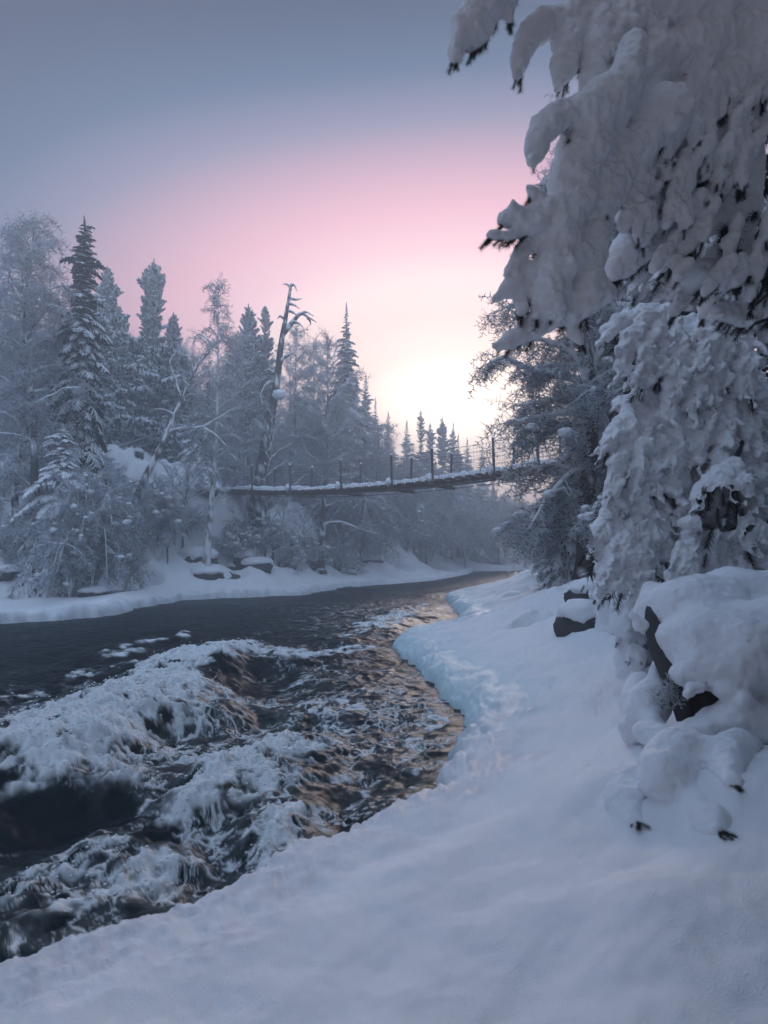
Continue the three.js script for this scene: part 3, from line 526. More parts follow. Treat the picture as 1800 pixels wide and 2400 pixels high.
// ---------------------------------------------------------------- the left bank
frosted('birch_tree', 'tall frosted birch with drooping twigs at the far left edge', 'birch tree', null, { seed: 21, trunk: [P(35, 1170, 29), P(55, 900, 29), P(60, 700, 29), P(85, 505, 29)], spread: 2.7, count: 40, droop: 0.35, hang: 0.75, size: 0.85, dens: 1.15, from: 0.2, el1: 1.1 });
frosted('birch_tree', 'frosted birch with a crooked dark trunk beside the tall birch', 'birch tree', null, { seed: 22, trunk: [P(80, 1165, 28), P(78, 960, 28), P(60, 800, 28.5), P(45, 520, 29)], spread: 2.2, count: 34, droop: 0.3, hang: 0.6, size: 0.8, from: 0.15 });
frosted('birch_tree', 'pale frosted birch between the leftmost birch and the dark spruce', 'birch tree', null, { seed: 23, trunk: stem(115, 1120, 34, 118, 640), spread: 2.4, count: 38, droop: 0.3, hang: 0.5, size: 0.85, from: 0.1 });
frosted('birch_tree', 'frosted birch cut off by the left edge', 'birch tree', null, { seed: 24, trunk: stem(-30, 1160, 32, -20, 560), spread: 2.6, count: 34, droop: 0.35, hang: 0.7, size: 0.85, from: 0.15 });
conifer('spruce_tree', 'tall dark spruce with drooping snowy boughs on the left bank', 'spruce tree', null, { seed: 31, base: P(178, 1290, 30), tip: P(200, 515, 30), width: 2.0, count: 330, from: 0.2, pow: 0.6, p0: 0.75, p1: -0.3, kinds: SPRUCE, r0: 0.24, fat: 1.0, profile: (g) => 0.12 + 0.88 * Math.pow(1 - g, 0.7) * (0.75 + 0.35 * Math.abs(Math.sin(g * 13))) });
conifer('pine_tree', 'grey frosted pine just behind the dark spruce', 'pine tree', null, { seed: 32, base: P(255, 1070, 41), tip: P(252, 628, 41), width: 2.8, count: 400, from: 0.12, p0: 0, p1: -0.9, kinds: PINE, profile: (g) => Math.pow(1 - g, 0.75) * 0.9 + 0.1 });
conifer('pine_tree', 'tall pointed pine above the wooden railing', 'pine tree', null, { seed: 33, base: P(340, 1030, 43), tip: P(362, 610, 43), width: 2.7, count: 420, from: 0.3, p0: 0, p1: -0.9, kinds: PINE, bark: [0.06, 0.036, 0.03], r0: 0.22, profile: (g) => Math.pow(1 - g, 0.62) * (0.8 + 0.25 * Math.sin(g * 9)) });
conifer('pine_tree', 'shorter frosted pine right of the pointed pine', 'pine tree', null, { seed: 34, base: P(400, 1070, 44), tip: P(407, 735, 44), width: 2.6, count: 330, from: 0.12, p0: 0.1, p1: -0.9, kinds: PINE, profile: (g) => Math.pow(1 - g, 0.6) });
conifer('young_spruce', 'small round snow-covered spruce on top of the slope', 'spruce tree', null, { seed: 35, base: P(457, 1095, 38), tip: P(455, 960, 38), width: 1.15, count: 130, from: 0.03, p0: 0.5, p1: -0.5, kinds: HEAVY, pow: 0.55 });
conifer('young_spruce', 'snow-caked young spruce low on the left bank by the shore', 'spruce tree', null, { seed: 36, base: P(120, 1318, 27), tip: P(150, 1000, 27), width: 2.1, count: 230, from: 0.02, p0: 0.75, p1: -0.3, kinds: [...WHITE, ...HEAVY], pow: 0.55 });
bush('wide frosted thicket below the dark spruce, bending to the shore', 215, 1322, 26.5, 3.4, 2.6, 41, { stems: 15, dens: 1.1, sprays: FATSPRAYS, size: 0.6, tips: 0.45, hang: 0.6 });
bush('tall frosted shrub leaning out between the young spruce and the dark spruce', 215, 1308, 26, 5.6, 1.5, 44, { stems: 12, size: 0.5, sprays: FATSPRAYS, tips: 0.7, hang: 0.6 });
bush('frosted shrub on the shore under the young spruce', 165, 1335, 25.5, 2.6, 1.2, 42, { stems: 9, dens: 1.0, size: 0.5, sprays: FATSPRAYS });
bush('frosted bush at the foot of the leftmost birches', 60, 1150, 28, 2.6, 1.6, 43, { stems: 9, dens: 1, size: 0.6 });
frosted('leaning_birch', 'birch leaning right across the slope with bare forked branches', 'birch tree', null, { seed: 51, r0: 0.26, trunk: [P(272, 1288, 31), P(300, 1215, 31), P(345, 1110, 31), P(385, 1030, 31), P(425, 935, 31), P(470, 850, 31), P(530, 780, 31)], count: 12, from: 0.55, spread: 1.1, dens: 0.55, size: 0.5, patch: 0.15, snowOn: 1.1,
  limbs: [{ pts: [P(393, 1012, 31), P(430, 1005, 30.8), P(475, 1000, 30.5), P(520, 975, 30.2), P(555, 955, 30)], r: 0.075, sub: 0.4 }, { pts: [P(425, 935, 31), P(408, 880, 30.8), P(398, 850, 30.6), P(412, 825, 30.5)], r: 0.06, sub: 0.4 }, { pts: [P(500, 815, 31), P(480, 790, 31.2), P(462, 785, 31.4), P(455, 800, 31.5)], r: 0.04, sub: 0.7 }, { pts: [P(475, 1000, 30.5), P(505, 1020, 30.3), P(530, 1045, 30)], r: 0.035, sub: 0.4 }] });
bush('frosted tuft of twigs hanging round the leaning birch', 375, 1060, 32.5, 3.0, 1.0, 52, { stems: 9, sprays: FATSPRAYS, size: 0.5 });
bush('frosted bush right of the foot of the leaning birch', 372, 1275, 31.5, 3.0, 1.1, 53, { stems: 12, dens: 1.1, size: 0.5 });
frosted('birch_tree', 'slender white-barked birch standing alone near the shore rocks', 'birch tree', null, { seed: 54, r0: 0.2, bark: [0.2, 0.18, 0.18], patch: 0.0, trunk: [P(482, 1322, 33), P(494, 1190, 33), P(505, 1060, 33), P(510, 900, 33), P(512, 650, 33)], spread: 1.35, count: 44, from: 0.32, droop: 0.55, hang: 0.8, size: 0.7, el0: 0.3, el1: 1.15, dens: 1.15, profile: (g) => 0.35 + 0.65 * Math.sin(Math.PI * clamp(0.15 + 0.85 * g)) });
frosted('snag_tree', 'dead leaning tree with a broken bare crown above the bridge', 'dead tree', null, { seed: 55, r0: 0.46, r1: 0.07, bark: [0.075, 0.064, 0.062], patch: 0.42, limbPatch: 0.38, trunk: [P(598, 1195, 37), P(612, 1100, 37), P(632, 990, 37), P(648, 900, 37), P(660, 800, 37), P(672, 730, 37), P(682, 668, 37)], count: 0, snowOn: 0.95, bare: true,
  limbs: [[[664, 782], [685, 757], [705, 736], [724, 745], [742, 756]], [[674, 728], [690, 735], [700, 745]], [[678, 700], [695, 703], [708, 700]], [[682, 680], [674, 668], [662, 666]], [[700, 740], [716, 732], [736, 742]], [[650, 860], [668, 838], [690, 828]], [[655, 840], [648, 822], [643, 824]], [[648, 905], [632, 895], [612, 925], [616, 950]], [[650, 880], [630, 868], [618, 870]], [[682, 668], [690, 670], [697, 684]], [[720, 744], [728, 756], [726, 764]], [[688, 755], [702, 760], [712, 770]], [[668, 750], [656, 742], [650, 748]], [[676, 712], [690, 716], [702, 724]]].map((l, i) => ({ pts: l.map(([x, y], k) => P(x, y, 37 - k * 0.12 * (i % 2 ? 1 : -1))), r: i < 1 ? 0.17 : i === 5 ? 0.16 : 0.085, sub: 0.1 })) });
{ const t = thing('snow_clump', 'round clump of snow lodged on the leaning dead tree', 'snow clump', P(655, 925, 36.7).toArray()); part('snow', lump(0.42, 0.3, 0.36, 0.25, 1.6, 3, 3), M.snow, t); }
frosted('birch_tree', 'large spreading birch standing behind the bridge', 'birch tree', null, { seed: 56, r0: 0.32, patch: 0.3, trunk: [P(752, 1300, 41), P(758, 1200, 41), P(764, 1100, 41), P(768, 1000, 41), P(768, 790, 41)], spread: 2.5, count: 46, from: 0.42, droop: 0.15, hang: 0.2, size: 0.8, dens: 1.0, snowOn: 1.2, el0: 0.45, el1: 1.2,
  limbs: [[[764, 1060], [735, 1030], [700, 1025], [670, 1020]], [[766, 1040], [790, 1010], [830, 1000], [850, 980]], [[766, 1020], [750, 985], [725, 950], [700, 930]], [[766, 1090], [800, 1070], [830, 1045], [850, 1020]], [[768, 980], [790, 940], [810, 900], [825, 880]], [[754, 1230], [800, 1225], [840, 1240], [880, 1250]], [[756, 1180], [720, 1190], [690, 1195]]].map((l, i) => ({ pts: l.map(([x, y], k) => P(x, y, 41 - k * 0.35 * (i % 3 - 1))), r: i < 4 ? 0.13 : 0.09, sub: 0.9 })) });
conifer('spruce_tree', 'pointed frosted spruce rising behind the spreading birch', 'spruce tree', null, { seed: 57, base: P(805, 1290, 51), tip: P(812, 712, 51), width: 3.0, count: 420, from: 0.05, pow: 0.8, p0: 0.45, p1: -0.2, kinds: [...WHITE, ...SPRUCE], patch: 0.2 });
bush('frosted thicket hanging over the water right of the spreading birch', 840, 1345, 47, 5.5, 3.2, 58, { stems: 14, dens: 0.8, size: 0.8, tips: 0.4, hang: 0.7 });
frosted('birch_tree', 'thin frosted birch on the shore right of the spreading birch', 'birch tree', null, { seed: 59, trunk: stem(892, 1335, 52, 890, 1000), spread: 2.2, count: 30, from: 0.25, size: 0.9, hang: 0.45 });
conifer('spruce_tree', 'shorter frosted spruce on the slope right of the pointed spruce', 'spruce tree', null, { seed: 60, base: P(850, 1240, 58), tip: P(858, 880, 58), width: 2.6, count: 260, from: 0.03, kinds: WHITE });
conifer('pine_tree', 'slim frosted pine left of the dead tree', 'pine tree', null, { seed: 61, base: P(575, 1080, 48), tip: P(583, 715, 48), width: 1.9, count: 200, from: 0.35, p0: 0, p1: -0.9, kinds: PINE, profile: (g) => 0.5 * Math.sin(Math.PI * clamp(0.2 + 0.75 * g)) + 0.5 * Math.pow(1 - g, 0.5) * (g > 0.5 ? 1 : 0.6) });
conifer('pine_tree', 'sparse frosted pine between the slim pine and the dead tree', 'pine tree', null, { seed: 62, base: P(620, 1080, 49), tip: P(622, 722, 49), width: 1.5, count: 130, from: 0.4, p0: 0, p1: -0.8, kinds: PINE, profile: (g) => 0.4 + 0.4 * Math.sin(Math.PI * g) });
frosted('birch_tree', 'frosted birch filling the gap right of the dead tree', 'birch tree', null, { seed: 63, trunk: stem(690, 1150, 46, 694, 770), spread: 2.2, count: 40, from: 0.12, size: 0.85, hang: 0.4 });
frosted('birch_tree', 'frosted birch just left of the dead tree above the bridge end', 'birch tree', null, { seed: 64, trunk: stem(560, 1120, 42, 552, 780), spread: 1.9, count: 40, from: 0.12, size: 0.8, hang: 0.5 });
frosted('birch_tree', 'frosted birch rising behind the leaning birch', 'birch tree', null, { seed: 65, trunk: stem(455, 1090, 45, 450, 830), spread: 1.9, count: 32, from: 0.12, size: 0.85, hang: 0.4 });
frosted('birch_tree', 'frosted birch left of the spreading birch behind the bridge', 'birch tree', null, { seed: 66, trunk: stem(738, 1120, 50, 735, 800), spread: 2.4, count: 40, from: 0.08, size: 0.9, hang: 0.4 });
conifer('spruce_tree', 'dim spruce seen in the gap between the two big pines', 'spruce tree', null, { seed: 67, base: P(300, 1030, 52), tip: P(306, 800, 52), width: 2.0, count: 180, from: 0.05, kinds: WHITE });
// saplings that grow out of the snowy slope
const SAP = [[655, 1300, 38, 690, 1080, 'sapling with thin upright branches under the bridge'], [640, 1290, 37, 625, 1160, 'bare sapling under the left end of the bridge'], [430, 1200, 34, 445, 1100, 'thin bare sapling on the open slope left of the slender birch'], [410, 1215, 34, 402, 1110, 'leafless sapling left of the open slope'], [700, 1345, 40, 715, 1210, 'low sapling over the shore rocks under the bridge'], [625, 1130, 36.5, 640, 960, 'slim sapling in front of the dead tree'], [668, 1350, 39, 672, 1250, 'frosted shrub between the shore rocks and the spreading birch']];
SAP.forEach(([x, y, D, tx, ty, l], i) => frosted('sapling', l, 'sapling', null, { seed: 80 + i, trunk: stem(x, y, D, tx, ty), r0: 0.07, spread: 1.5, count: 15, from: 0.25, size: 0.5, dens: 0.55, droop: 0.0, hang: 0.1, sprays: THINSPRAYS.concat(SPRAYS[2]) }));
bush('low frosted bush between the boulders under the bridge', 690, 1352, 38.5, 1.5, 1.3, 91, { stems: 9, sprays: FATSPRAYS, size: 0.4 });
bush('frosted bush on the slope under the left end of the bridge', 560, 1255, 35.5, 1.6, 1.2, 92, { stems: 9, sprays: SPRAYS, size: 0.4 });
bush('frosted bush clinging below the slender birch', 445, 1165, 35, 1.6, 1.2, 93, { stems: 8, size: 0.45 });
bush('small frosted bush on the shore under the spreading birch', 745, 1352, 41.5, 1.6, 1.4, 94, { stems: 9, sprays: FATSPRAYS, size: 0.45 });
{ const s = frosted('fallen_birch', 'thin bare stem lying slantwise in the snow by the slender birch', 'fallen stem', null, { seed: 95, trunk: [P(395, 1275, 31.5), P(430, 1235, 31.7), P(465, 1205, 32), P(485, 1195, 32.2)], r0: 0.05, count: 4, spread: 0.4, size: 0.3, dens: 0.4 }); }

[[545, 1230, 35.4, 2.4, 1.4, 'frosted bush against the steep snow at the left end of the bridge'], [955, 1338, 57, 4.5, 3.0, 'white thicket on the low knoll by the far shore'], [575, 1215, 36, 1.5, 1.1, 'frosted bush between the dead tree and the open slope'], [625, 1225, 37, 1.8, 1.3, 'frosted bush under the bridge at the foot of the dead tree'], [705, 1290, 40, 1.7, 1.3, 'frosted bush between the saplings and the spreading birch'], [600, 1300, 36, 1.5, 1.2, 'frosted bush above the flat shore boulder'], [250, 1150, 34, 2.2, 1.5, 'frosted bush below the wooden railing'], [790, 1330, 44, 2.4, 1.8, 'frosted bush at the water between the spreading birch and the hanging thicket']].forEach(([x, y, D, h, w, l], i) => bush(l, x, y, D, h, w, 600 + i, { stems: 9, size: 0.45, sprays: i % 2 ? FATSPRAYS : SPRAYS, tips: 0.55, hang: 0.5 }));

// ---------------------------------------------------------------- the far bank, hazy in the light
const FAR = [[822, 1180, 66, 836, 890, 2.6, WHITE, 'hazy frosted spruce right behind the pointed spruce'], [912, 1210, 72, 910, 965, 2.6, WHITE, 'hazy pine left of the bridge middle, leftmost of the backlit row'], [955, 1210, 76, 953, 985, 2.5, WHITE, 'backlit spruce second from the left in the hazy row'], [985, 1200, 78, 986, 962, 2.8, PINE, 'backlit pine with a ragged broad crown, tallest of the hazy row'], [1010, 1190, 84, 1008, 990, 3.0, PINE, 'hazy pine filling the space right of the tallest backlit pine'], [1034, 1200, 80, 1036, 974, 3.2, PINE, 'broad backlit pine in the middle of the hazy row'], [1064, 1190, 88, 1062, 990, 2.8, PINE, 'pale pine right of the broad backlit pine'], [1072, 1190, 82, 1074, 1018, 2.3, PINE, 'small pale pine low in the hazy row'], [1095, 1190, 86, 1095, 1028, 2.8, WHITE, 'pointed backlit spruce near the right of the hazy row'], [1130, 1180, 90, 1130, 1042, 2.8, WHITE, 'small pointed spruce just left of the tall bridge posts'], [1155, 1180, 92, 1156, 1078, 2.2, PINE, 'last small tree of the hazy row beside the tall bridge posts'], [885, 1230, 68, 880, 935, 2.6, WHITE, 'pale frosted spruce between the pointed spruce and the backlit row']];
FAR.forEach(([x, y, D, tx, ty, w, kinds, l], i) => conifer('distant_conifer', l, 'conifer', 'hazy conifers on the far bank', { seed: 120 + i, base: P(x, y, D), tip: P(tx, ty, D), width: w, count: 210, from: 0.12, p0: 0.3, p1: -0.5, kinds, profile: kinds === PINE ? (g) => Math.pow(1 - g, 0.55) * (0.75 + 0.3 * Math.sin(g * 11 + i)) : undefined, patch: 0.3 }));
const THK = [[905, 1345, 56, 6, 3.4], [950, 1340, 60, 7, 3.6], [1000, 1335, 64, 6, 3.4], [1045, 1330, 70, 7.5, 3.8], [1090, 1325, 78, 8, 4], [1135, 1318, 86, 8, 4.4], [1185, 1312, 94, 8.5, 4.4], [1240, 1308, 98, 9, 4.8], [1300, 1305, 100, 9, 5], [970, 1280, 68, 7, 3.8], [1060, 1270, 80, 8, 4], [1150, 1262, 98, 9, 4.6]];
{
  let first = null; const kind = (i) => ({ stems: 12, dens: 0.42, size: 1.15, clumps: 0.6, sprays: FATSPRAYS, name: 'frosted_thicket', category: 'thicket', group: 'frosted thickets along the far shore', count: 6 });
  const protos = [0, 1, 2].map((i) => bush('white frosted thicket in the haze along the far shore', THK[i][0], THK[i][1], THK[i][2], THK[i][3], THK[i][4], 140 + i, kind(i)));
  THK.slice(3).forEach(([x, y, D, h, w], i) => { const c = protos[i % 3].clone(); c.name = numbered('frosted_thicket'); const p = P(x, y, D); c.position.set(p.x, onGround(p.x, p.z) - 0.15, p.z); c.rotation.y = i * 1.3; c.scale.setScalar(h / THK[i % 3][3]); scene.add(c); });
}
frosted('birch_tree', 'hazy birch on the far shore under the middle of the bridge', 'birch tree', null, { seed: 161, trunk: stem(930, 1335, 58, 935, 1090), spread: 2.2, count: 26, from: 0.2, size: 1, dens: 0.8 });
frosted('birch_tree', 'hazy birch leaning over the far shore, right of the middle of the bridge', 'birch tree', null, { seed: 162, trunk: stem(1015, 1330, 68, 1030, 1110), spread: 2.6, count: 26, from: 0.15, size: 1.1, dens: 0.8 });
conifer('spruce_tree', 'frosted spruce on the far shore below the right half of the bridge', 'spruce tree', null, { seed: 163, base: P(1135, 1325, 92), tip: P(1135, 1150, 92), width: 3.0, count: 200, kinds: WHITE });

// the wood behind: trees that run together into one grey mass
{
  const make = (seed) => {
    const R = rng(seed), b = new MB(), top = V(0.3 * (R() - .5), 9.5, 0.3 * (R() - .5)), tr = bend(V(0, -0.5, 0), top, 0, 0.03, 8, R); b.tube(tr, (k) => lerp(0.13, 0.015, k), 5, [0.085, 0.07, 0.068]);
    for (let i = 0; i < 46; i++) {
      const f = 0.12 + 0.86 * (i + R()) / 46, a = i * 2.4, at = along(tr, f), len = (0.5 + 1.5 * Math.sin(Math.PI * clamp(0.1 + 0.85 * f))) * (0.6 + 0.6 * R()), el = 0.3 + 0.7 * f, d = V(Math.cos(a) * Math.cos(el), Math.sin(el), Math.sin(a) * Math.cos(el)), e = at.clone().addScaledVector(d, len);
      b.cone(at, e, 0.028, 3, R() < 0.82 ? FROST : [0.1, 0.085, 0.08]);
      for (let j = 0; j < 10; j++) { const p = at.clone().lerp(e, 0.15 + 0.85 * R()), q = p.clone().add(V(R() - 0.5, R() * 0.7 - 0.35, R() - 0.5).multiplyScalar(1.2).addScaledVector(d, 0.35)); b.cone(p, q, 0.02, 3, R() < 0.93 ? FROST.map((c) => c * (0.8 + 0.25 * R())) : DARKTWIG); for (let k = 0; k < 3; k++) { const w = p.clone().lerp(q, R()); b.cone(w, w.clone().add(V(R() - 0.5, R() * 0.8 - 0.5, R() - 0.5).multiplyScalar(0.7)), 0.016, 3, FROST); } }
    }
    return b.geo();
  };
  const wood = thing('background_wood', 'grey frosted wood filling the hillside behind the left bank trees', 'wood'); wood.userData.kind = 'stuff';
  const R = rng(400), mats = [[], [], []];
  for (let i = 0; i < 330; i++) {
    const D = 48 + 50 * Math.pow(R(), 1.1), x = lerp(-0.75, 0.0, R()) * D * 0.9, z = -D; if (riverDist(x, z) < 5) continue;
    mats[i % 3].push(new THREE.Matrix4().compose(V(x, onGround(x, z) - 0.2, z), new THREE.Quaternion().setFromAxisAngle(Yup, R() * 6.28), V(1, 0.75 + 0.4 * R(), 1)));
  }
  for (let i = 0; i < 110; i++) { // across the bend
    const D = 84 + 40 * R(), x = lerp(0.02, 0.75, Math.pow(R(), 0.7)) * D, z = -D; if (riverDist(x, z) < 4) continue;
    const h = x < 0.25 * D ? 0.5 + 0.2 * R() : 0.8 + 0.4 * R();
    mats[i % 3].push(new THREE.Matrix4().compose(V(x, onGround(x, z) - 0.2, z), new THREE.Quaternion().setFromAxisAngle(Yup, R() * 6.28), V(1, h, 1)));
  }
  [501, 502, 503].forEach((s, i) => inst('trees', make(s), M.frostTwig, mats[i], wood, 'stuff'));
}
// ---------------------------------------------------------------- suspension bridge
{
  const A = P(560, 1149, 36.5), B = P(705, 1153, 32.2), C = P(940, 1140, 28.2), D_ = P(1185, 1111, 24.8), E = P(1390, 1080, 22), E2 = P(1560, 1050, 20);
  const curve = new THREE.CatmullRomCurve3([A, B, C, D_, E, E2]), L = curve.getLength(), W = 1.3;
  const t = thing('footbridge', 'narrow wooden suspension footbridge with snow on its planks crossing the river', 'bridge');
  const at = (s) => curve.getPointAt(clamp(s / L)), dir = (s) => curve.getTangentAt(clamp(s / L)), side = (s) => { const d = dir(s); return V(-d.z, 0, d.x).normalize().multiplyScalar(-1); };
  const pitch = 0.5, plankG = new MB().box(0, 0, 0, W + 0.25, 0.08, 0.24).geo(), R = rng(9);
  const capG = [1, 2, 3].map((s) => { const g = lump(W * 0.5, 0.18, 0.2, 0.35, 2.2, s * 3, 3); const p = g.attributes.position; for (let i = 0; i < p.count; i++) { const x = p.getX(i); p.setX(i, Math.sign(x) * Math.min(W * 0.5, Math.pow(Math.abs(x) / (W * 0.5), 0.6) * W * 0.5)); if (p.getY(i) < 0) p.setY(i, p.getY(i) * 0.1); } g.computeVertexNormals(); return g; });
  for (let s = 0.4, i = 0; s < L - 0.2; s += pitch, i++) {
    const p = at(s), d = dir(s), m = new THREE.Matrix4().makeBasis(side(s), V(0, 1, 0), d.clone().multiplyScalar(1)); m.setPosition(p.x, p.y, p.z);
    const pl = shade(new THREE.Mesh(plankG, M.wood)); pl.name = 'plank'; pl.position.copy(p); pl.quaternion.setFromRotationMatrix(m); t.add(pl);
    const c = part('snow', capG[i % 3], M.snow, pl); c.position.set(0, 0.03, 0); c.scale.set(1, 0.95 + 0.65 * R(), 1 + 0.15 * R());
  }
  for (const q of [-1, 1]) { // beams under the planks, cables, railing wires
    const bp = [], cp = [], rails = [[], [], [], []];
    for (let i = 0; i <= 40; i++) { const s = L * i / 40, p = at(s), n = side(s); bp.push(p.clone().addScaledVector(n, q * 0.42).add(V(0, -0.1, 0))); cp.push(p.clone().addScaledVector(n, q * 0.62).add(V(0, -0.24 + 0.12 * (i % 2) * 0, 0))); rails.forEach((r, k) => r.push(p.clone().addScaledVector(n, q * 0.66).add(V(0, 1.22 - k * 0.3 - 0.05 * Math.sin(i * 2.1) * (k === 0 ? 0.5 : 0.3), 0)))); }
    part('beam', new MB().tube(bp, () => 0.045, 6).geo(), M.wood, t); part('cable', new MB().tube(cp, () => 0.018, 5).geo(), M.wire, t);
    const w = new MB(); rails.forEach((r, k) => w.tube(r, () => k ? 0.006 : 0.012, 4));
    for (let s = 0.2; s < L; s += 0.155) { const p = at(s), n = side(s); w.tube([p.clone().addScaledVector(n, q * 0.66).add(V(0, 0.05, 0)), p.clone().addScaledVector(n, q * 0.66).add(V(0, 1.2, 0))], () => 0.0045, 3); }
    for (let k = 0; k < 7; k++) { const r = []; for (let i = 0; i <= 40; i++) { const s = L * i / 40; r.push(at(s).addScaledVector(side(s), q * 0.66).add(V(0, 0.14 + k * 0.155, 0))); } w.tube(r, () => 0.0045, 3); }
    part('wire_mesh', w.geo(), M.wire, t, 'stuff');
  }
  const crossG = new MB().box(0, -0.2, 0, W + 0.5, 0.12, 0.12).geo();
  for (const px of [615, 704, 822, 942, 1036, 1182, 1290, 1395, 1500]) { // posts stand in pairs on a crossbeam
    let best = 0, bd = 1e9; for (let i = 0; i <= 400; i++) { const p = at(L * i / 400), x = 900 + F * p.x / -p.z; if (Math.abs(x - px) < bd) { bd = Math.abs(x - px); best = L * i / 400; } }
    const p = at(best), n = side(best), d = dir(best), m = new THREE.Matrix4().makeBasis(n, V(0, 1, 0), d), q = new THREE.Quaternion().setFromRotationMatrix(m);
    const cr = part('crossbeam', crossG, M.wood, t); cr.position.copy(p); cr.quaternion.copy(q);
    for (const sg of [-1, 1]) {
      const a = p.clone().addScaledVector(n, sg * 0.7).add(V(0, -0.2, 0)), top = a.clone().add(V(0.03 * sg, 1.5 + 0.06 * R(), 0));
      const po = part('post', new MB().tube([a, a.clone().lerp(top, 0.5), top], () => 0.055, 7, null, true).geo(), M.post, t);
      part('brace', new MB().tube([a.clone().addScaledVector(d, -0.05), p.clone().addScaledVector(n, sg * 0.66).addScaledVector(d, -0.4).add(V(0, -0.05, 0))], () => 0.04, 5, null, true).geo(), M.wood, t);
      const drift = part('snow', lump(0.15, 0.2, 0.24, 0.4, 2, px + sg, 3), M.snow, t); drift.position.copy(a.clone().addScaledVector(d, -0.18).add(V(0, 0.34, 0)));
      const cap = part('snow', lump(0.07, 0.05, 0.07, 0.1, 2, px, 2), M.snow, po); cap.position.copy(top).add(V(0, 0.03, 0));
    }
  }
  // the post and landing at the left end
  const l = thing('bridge_landing', 'snowed-up timber landing with a short board at the left end of the bridge', 'landing', A.toArray());
  part('deck', new MB().box(-1.2, -0.1, -0.6, 2.8, 0.18, 1.5).geo(), M.wood, l); const sn = part('snow', lump(1.5, 0.25, 0.9, 0.25, 1.5, 4, 3), M.snow, l); sn.position.set(-1.2, 0.02, -0.6);
  part('post', new MB().box(-0.9, 0.7, -0.1, 0.14, 1.5, 0.14).geo(), M.post, l); part('post', new MB().box(-0.3, 0.7, -0.2, 0.14, 1.5, 0.14).geo(), M.post, l); part('board', new MB().box(-0.62, 1.1, -0.02, 0.75, 0.6, 0.05).geo(), M.post, l);
  const r2 = thing('bridge_landing', 'snowed-up timber landing at the right end of the bridge behind the birch', 'landing', E2.toArray());
  part('deck', new MB().box(1.2, -0.12, 0.4, 3, 0.2, 1.6).geo(), M.wood, r2); const s2 = part('snow', lump(1.6, 0.28, 0.95, 0.25, 1.5, 7, 3), M.snow, r2); s2.position.set(1.2, 0.0, 0.4);
  for (const x of [-0.1, 2.3]) part('support', new MB().tube([V(x, -0.1, 0.2), V(x, -3.2, 0.2)], () => 0.14, 7).geo(), M.wood, r2);
}
// wooden railing beside the path on the hill
{
  const t = thing('wooden_railing', 'weathered two-bar wooden railing beside the snowy path up the hill', 'railing'), pts = [P(222, 1068, 40), P(262, 1056, 40.3), P(303, 1042, 40.6), P(345, 1028, 41)];
  for (const p of pts) { const g = Math.min(onGround(p.x, p.z), p.y - 0.9); part('post', new MB().tube([V(p.x, g - 0.2, p.z), V(p.x, p.y + 0.05, p.z)], () => 0.07, 6, null, true).geo(), M.wood, t); }
  for (let i = 0; i < 3; i++) for (const y of [0, -0.5]) { const a = pts[i].clone().add(V(0, y, 0.09)), b = pts[i + 1].clone().add(V(0, y, 0.09)); const r = part('rail', new MB().tube([a, b], () => 0.06, 6, null, true).geo(), M.wood, t); part('snow', new MB().tube([a.clone().add(V(0, 0.07, 0)), a.clone().lerp(b, .5).add(V(0, 0.09, 0)), b.clone().add(V(0, 0.07, 0))], () => 0.05, 6, null, true).geo(), M.snow, r); }
}
// ---------------------------------------------------------------- boulders: dark rock under a cushion of snow
function boulder(label, px, py, D, w, h, dep, seed, o = {}) {
  const p = P(px, py, D), gy = onGround(p.x, p.z); p.y = o.sink ? gy - o.sink * h : clamp(p.y, gy - 0.08 * h, gy + 0.03 * h); const t = thing('boulder', label, 'boulder', p.toArray());
  part('rock', lump(w / 2, h / 2, dep / 2, 0.28, 1.2, seed, 4, 0.25), M.rock, t);
  const s = part('snow', lump(w * 0.56 * (o.cap ?? 1), h * (o.thick ?? 0.36), dep * 0.55, 0.22, 1.4, seed + 5, 4), M.snow, t); s.position.set(o.dx ?? 0, h * (o.up ?? 0.3), o.dz ?? -dep * 0.06); s.rotation.z = o.tilt ?? 0;
  return t;
}
boulder('boulder with a dark face under the thickest snow cushion, above the shore', 462, 1290, 33.6, 1.9, 1.3, 1.5, 3, { up: 0.36 });
boulder('sloping dark boulder right below the cushioned one', 528, 1335, 33.4, 1.9, 1.3, 1.4, 7, { tilt: -0.5, up: 0.34, dx: -0.15 });
boulder('low boulder lying in the shore snow left of the sloping boulder', 485, 1356, 31.6, 1.5, 0.7, 1.1, 9, { dx: 0 });
boulder('flat dark boulder at the edge of the shore ice under the bridge', 605, 1362, 34.6, 1.5, 0.8, 1.2, 12, { dx: -0.1, up: 0.36 });
boulder('grey boulder wedged behind the sloping boulder', 572, 1305, 35.4, 1.2, 1.3, 1, 15, { thick: 0.3, up: 0.4 });
boulder('broad boulder under the frosted bush below the bridge', 655, 1352, 37.6, 1.8, 0.9, 1.3, 18, {});
boulder('big dark boulder on the slope under the bridge', 675, 1235, 40.5, 2.4, 2.0, 1.6, 21, { up: 0.42, thick: 0.26 });
boulder('dark rock at the foot of the dead tree', 598, 1180, 37.2, 1.1, 0.9, 1, 24, { thick: 0.3 });
boulder('dark rock face in the snow at the far left, upper of the three', 18, 1212, 28.6, 1.5, 0.8, 1.2, 27, { up: 0.4 });
boulder('slanting dark rock at the far left, middle of the three', 55, 1245, 28, 1.5, 0.8, 1.1, 30, { up: 0.42, tilt: 0.3 });
boulder('dark rock at the far left, lowest of the three', 15, 1292, 27, 1.2, 0.6, 1, 33, { up: 0.4 });
boulder('dark rock showing under the leaning birch', 300, 1240, 32, 1.6, 1.0, 1.2, 36, { up: 0.42 });
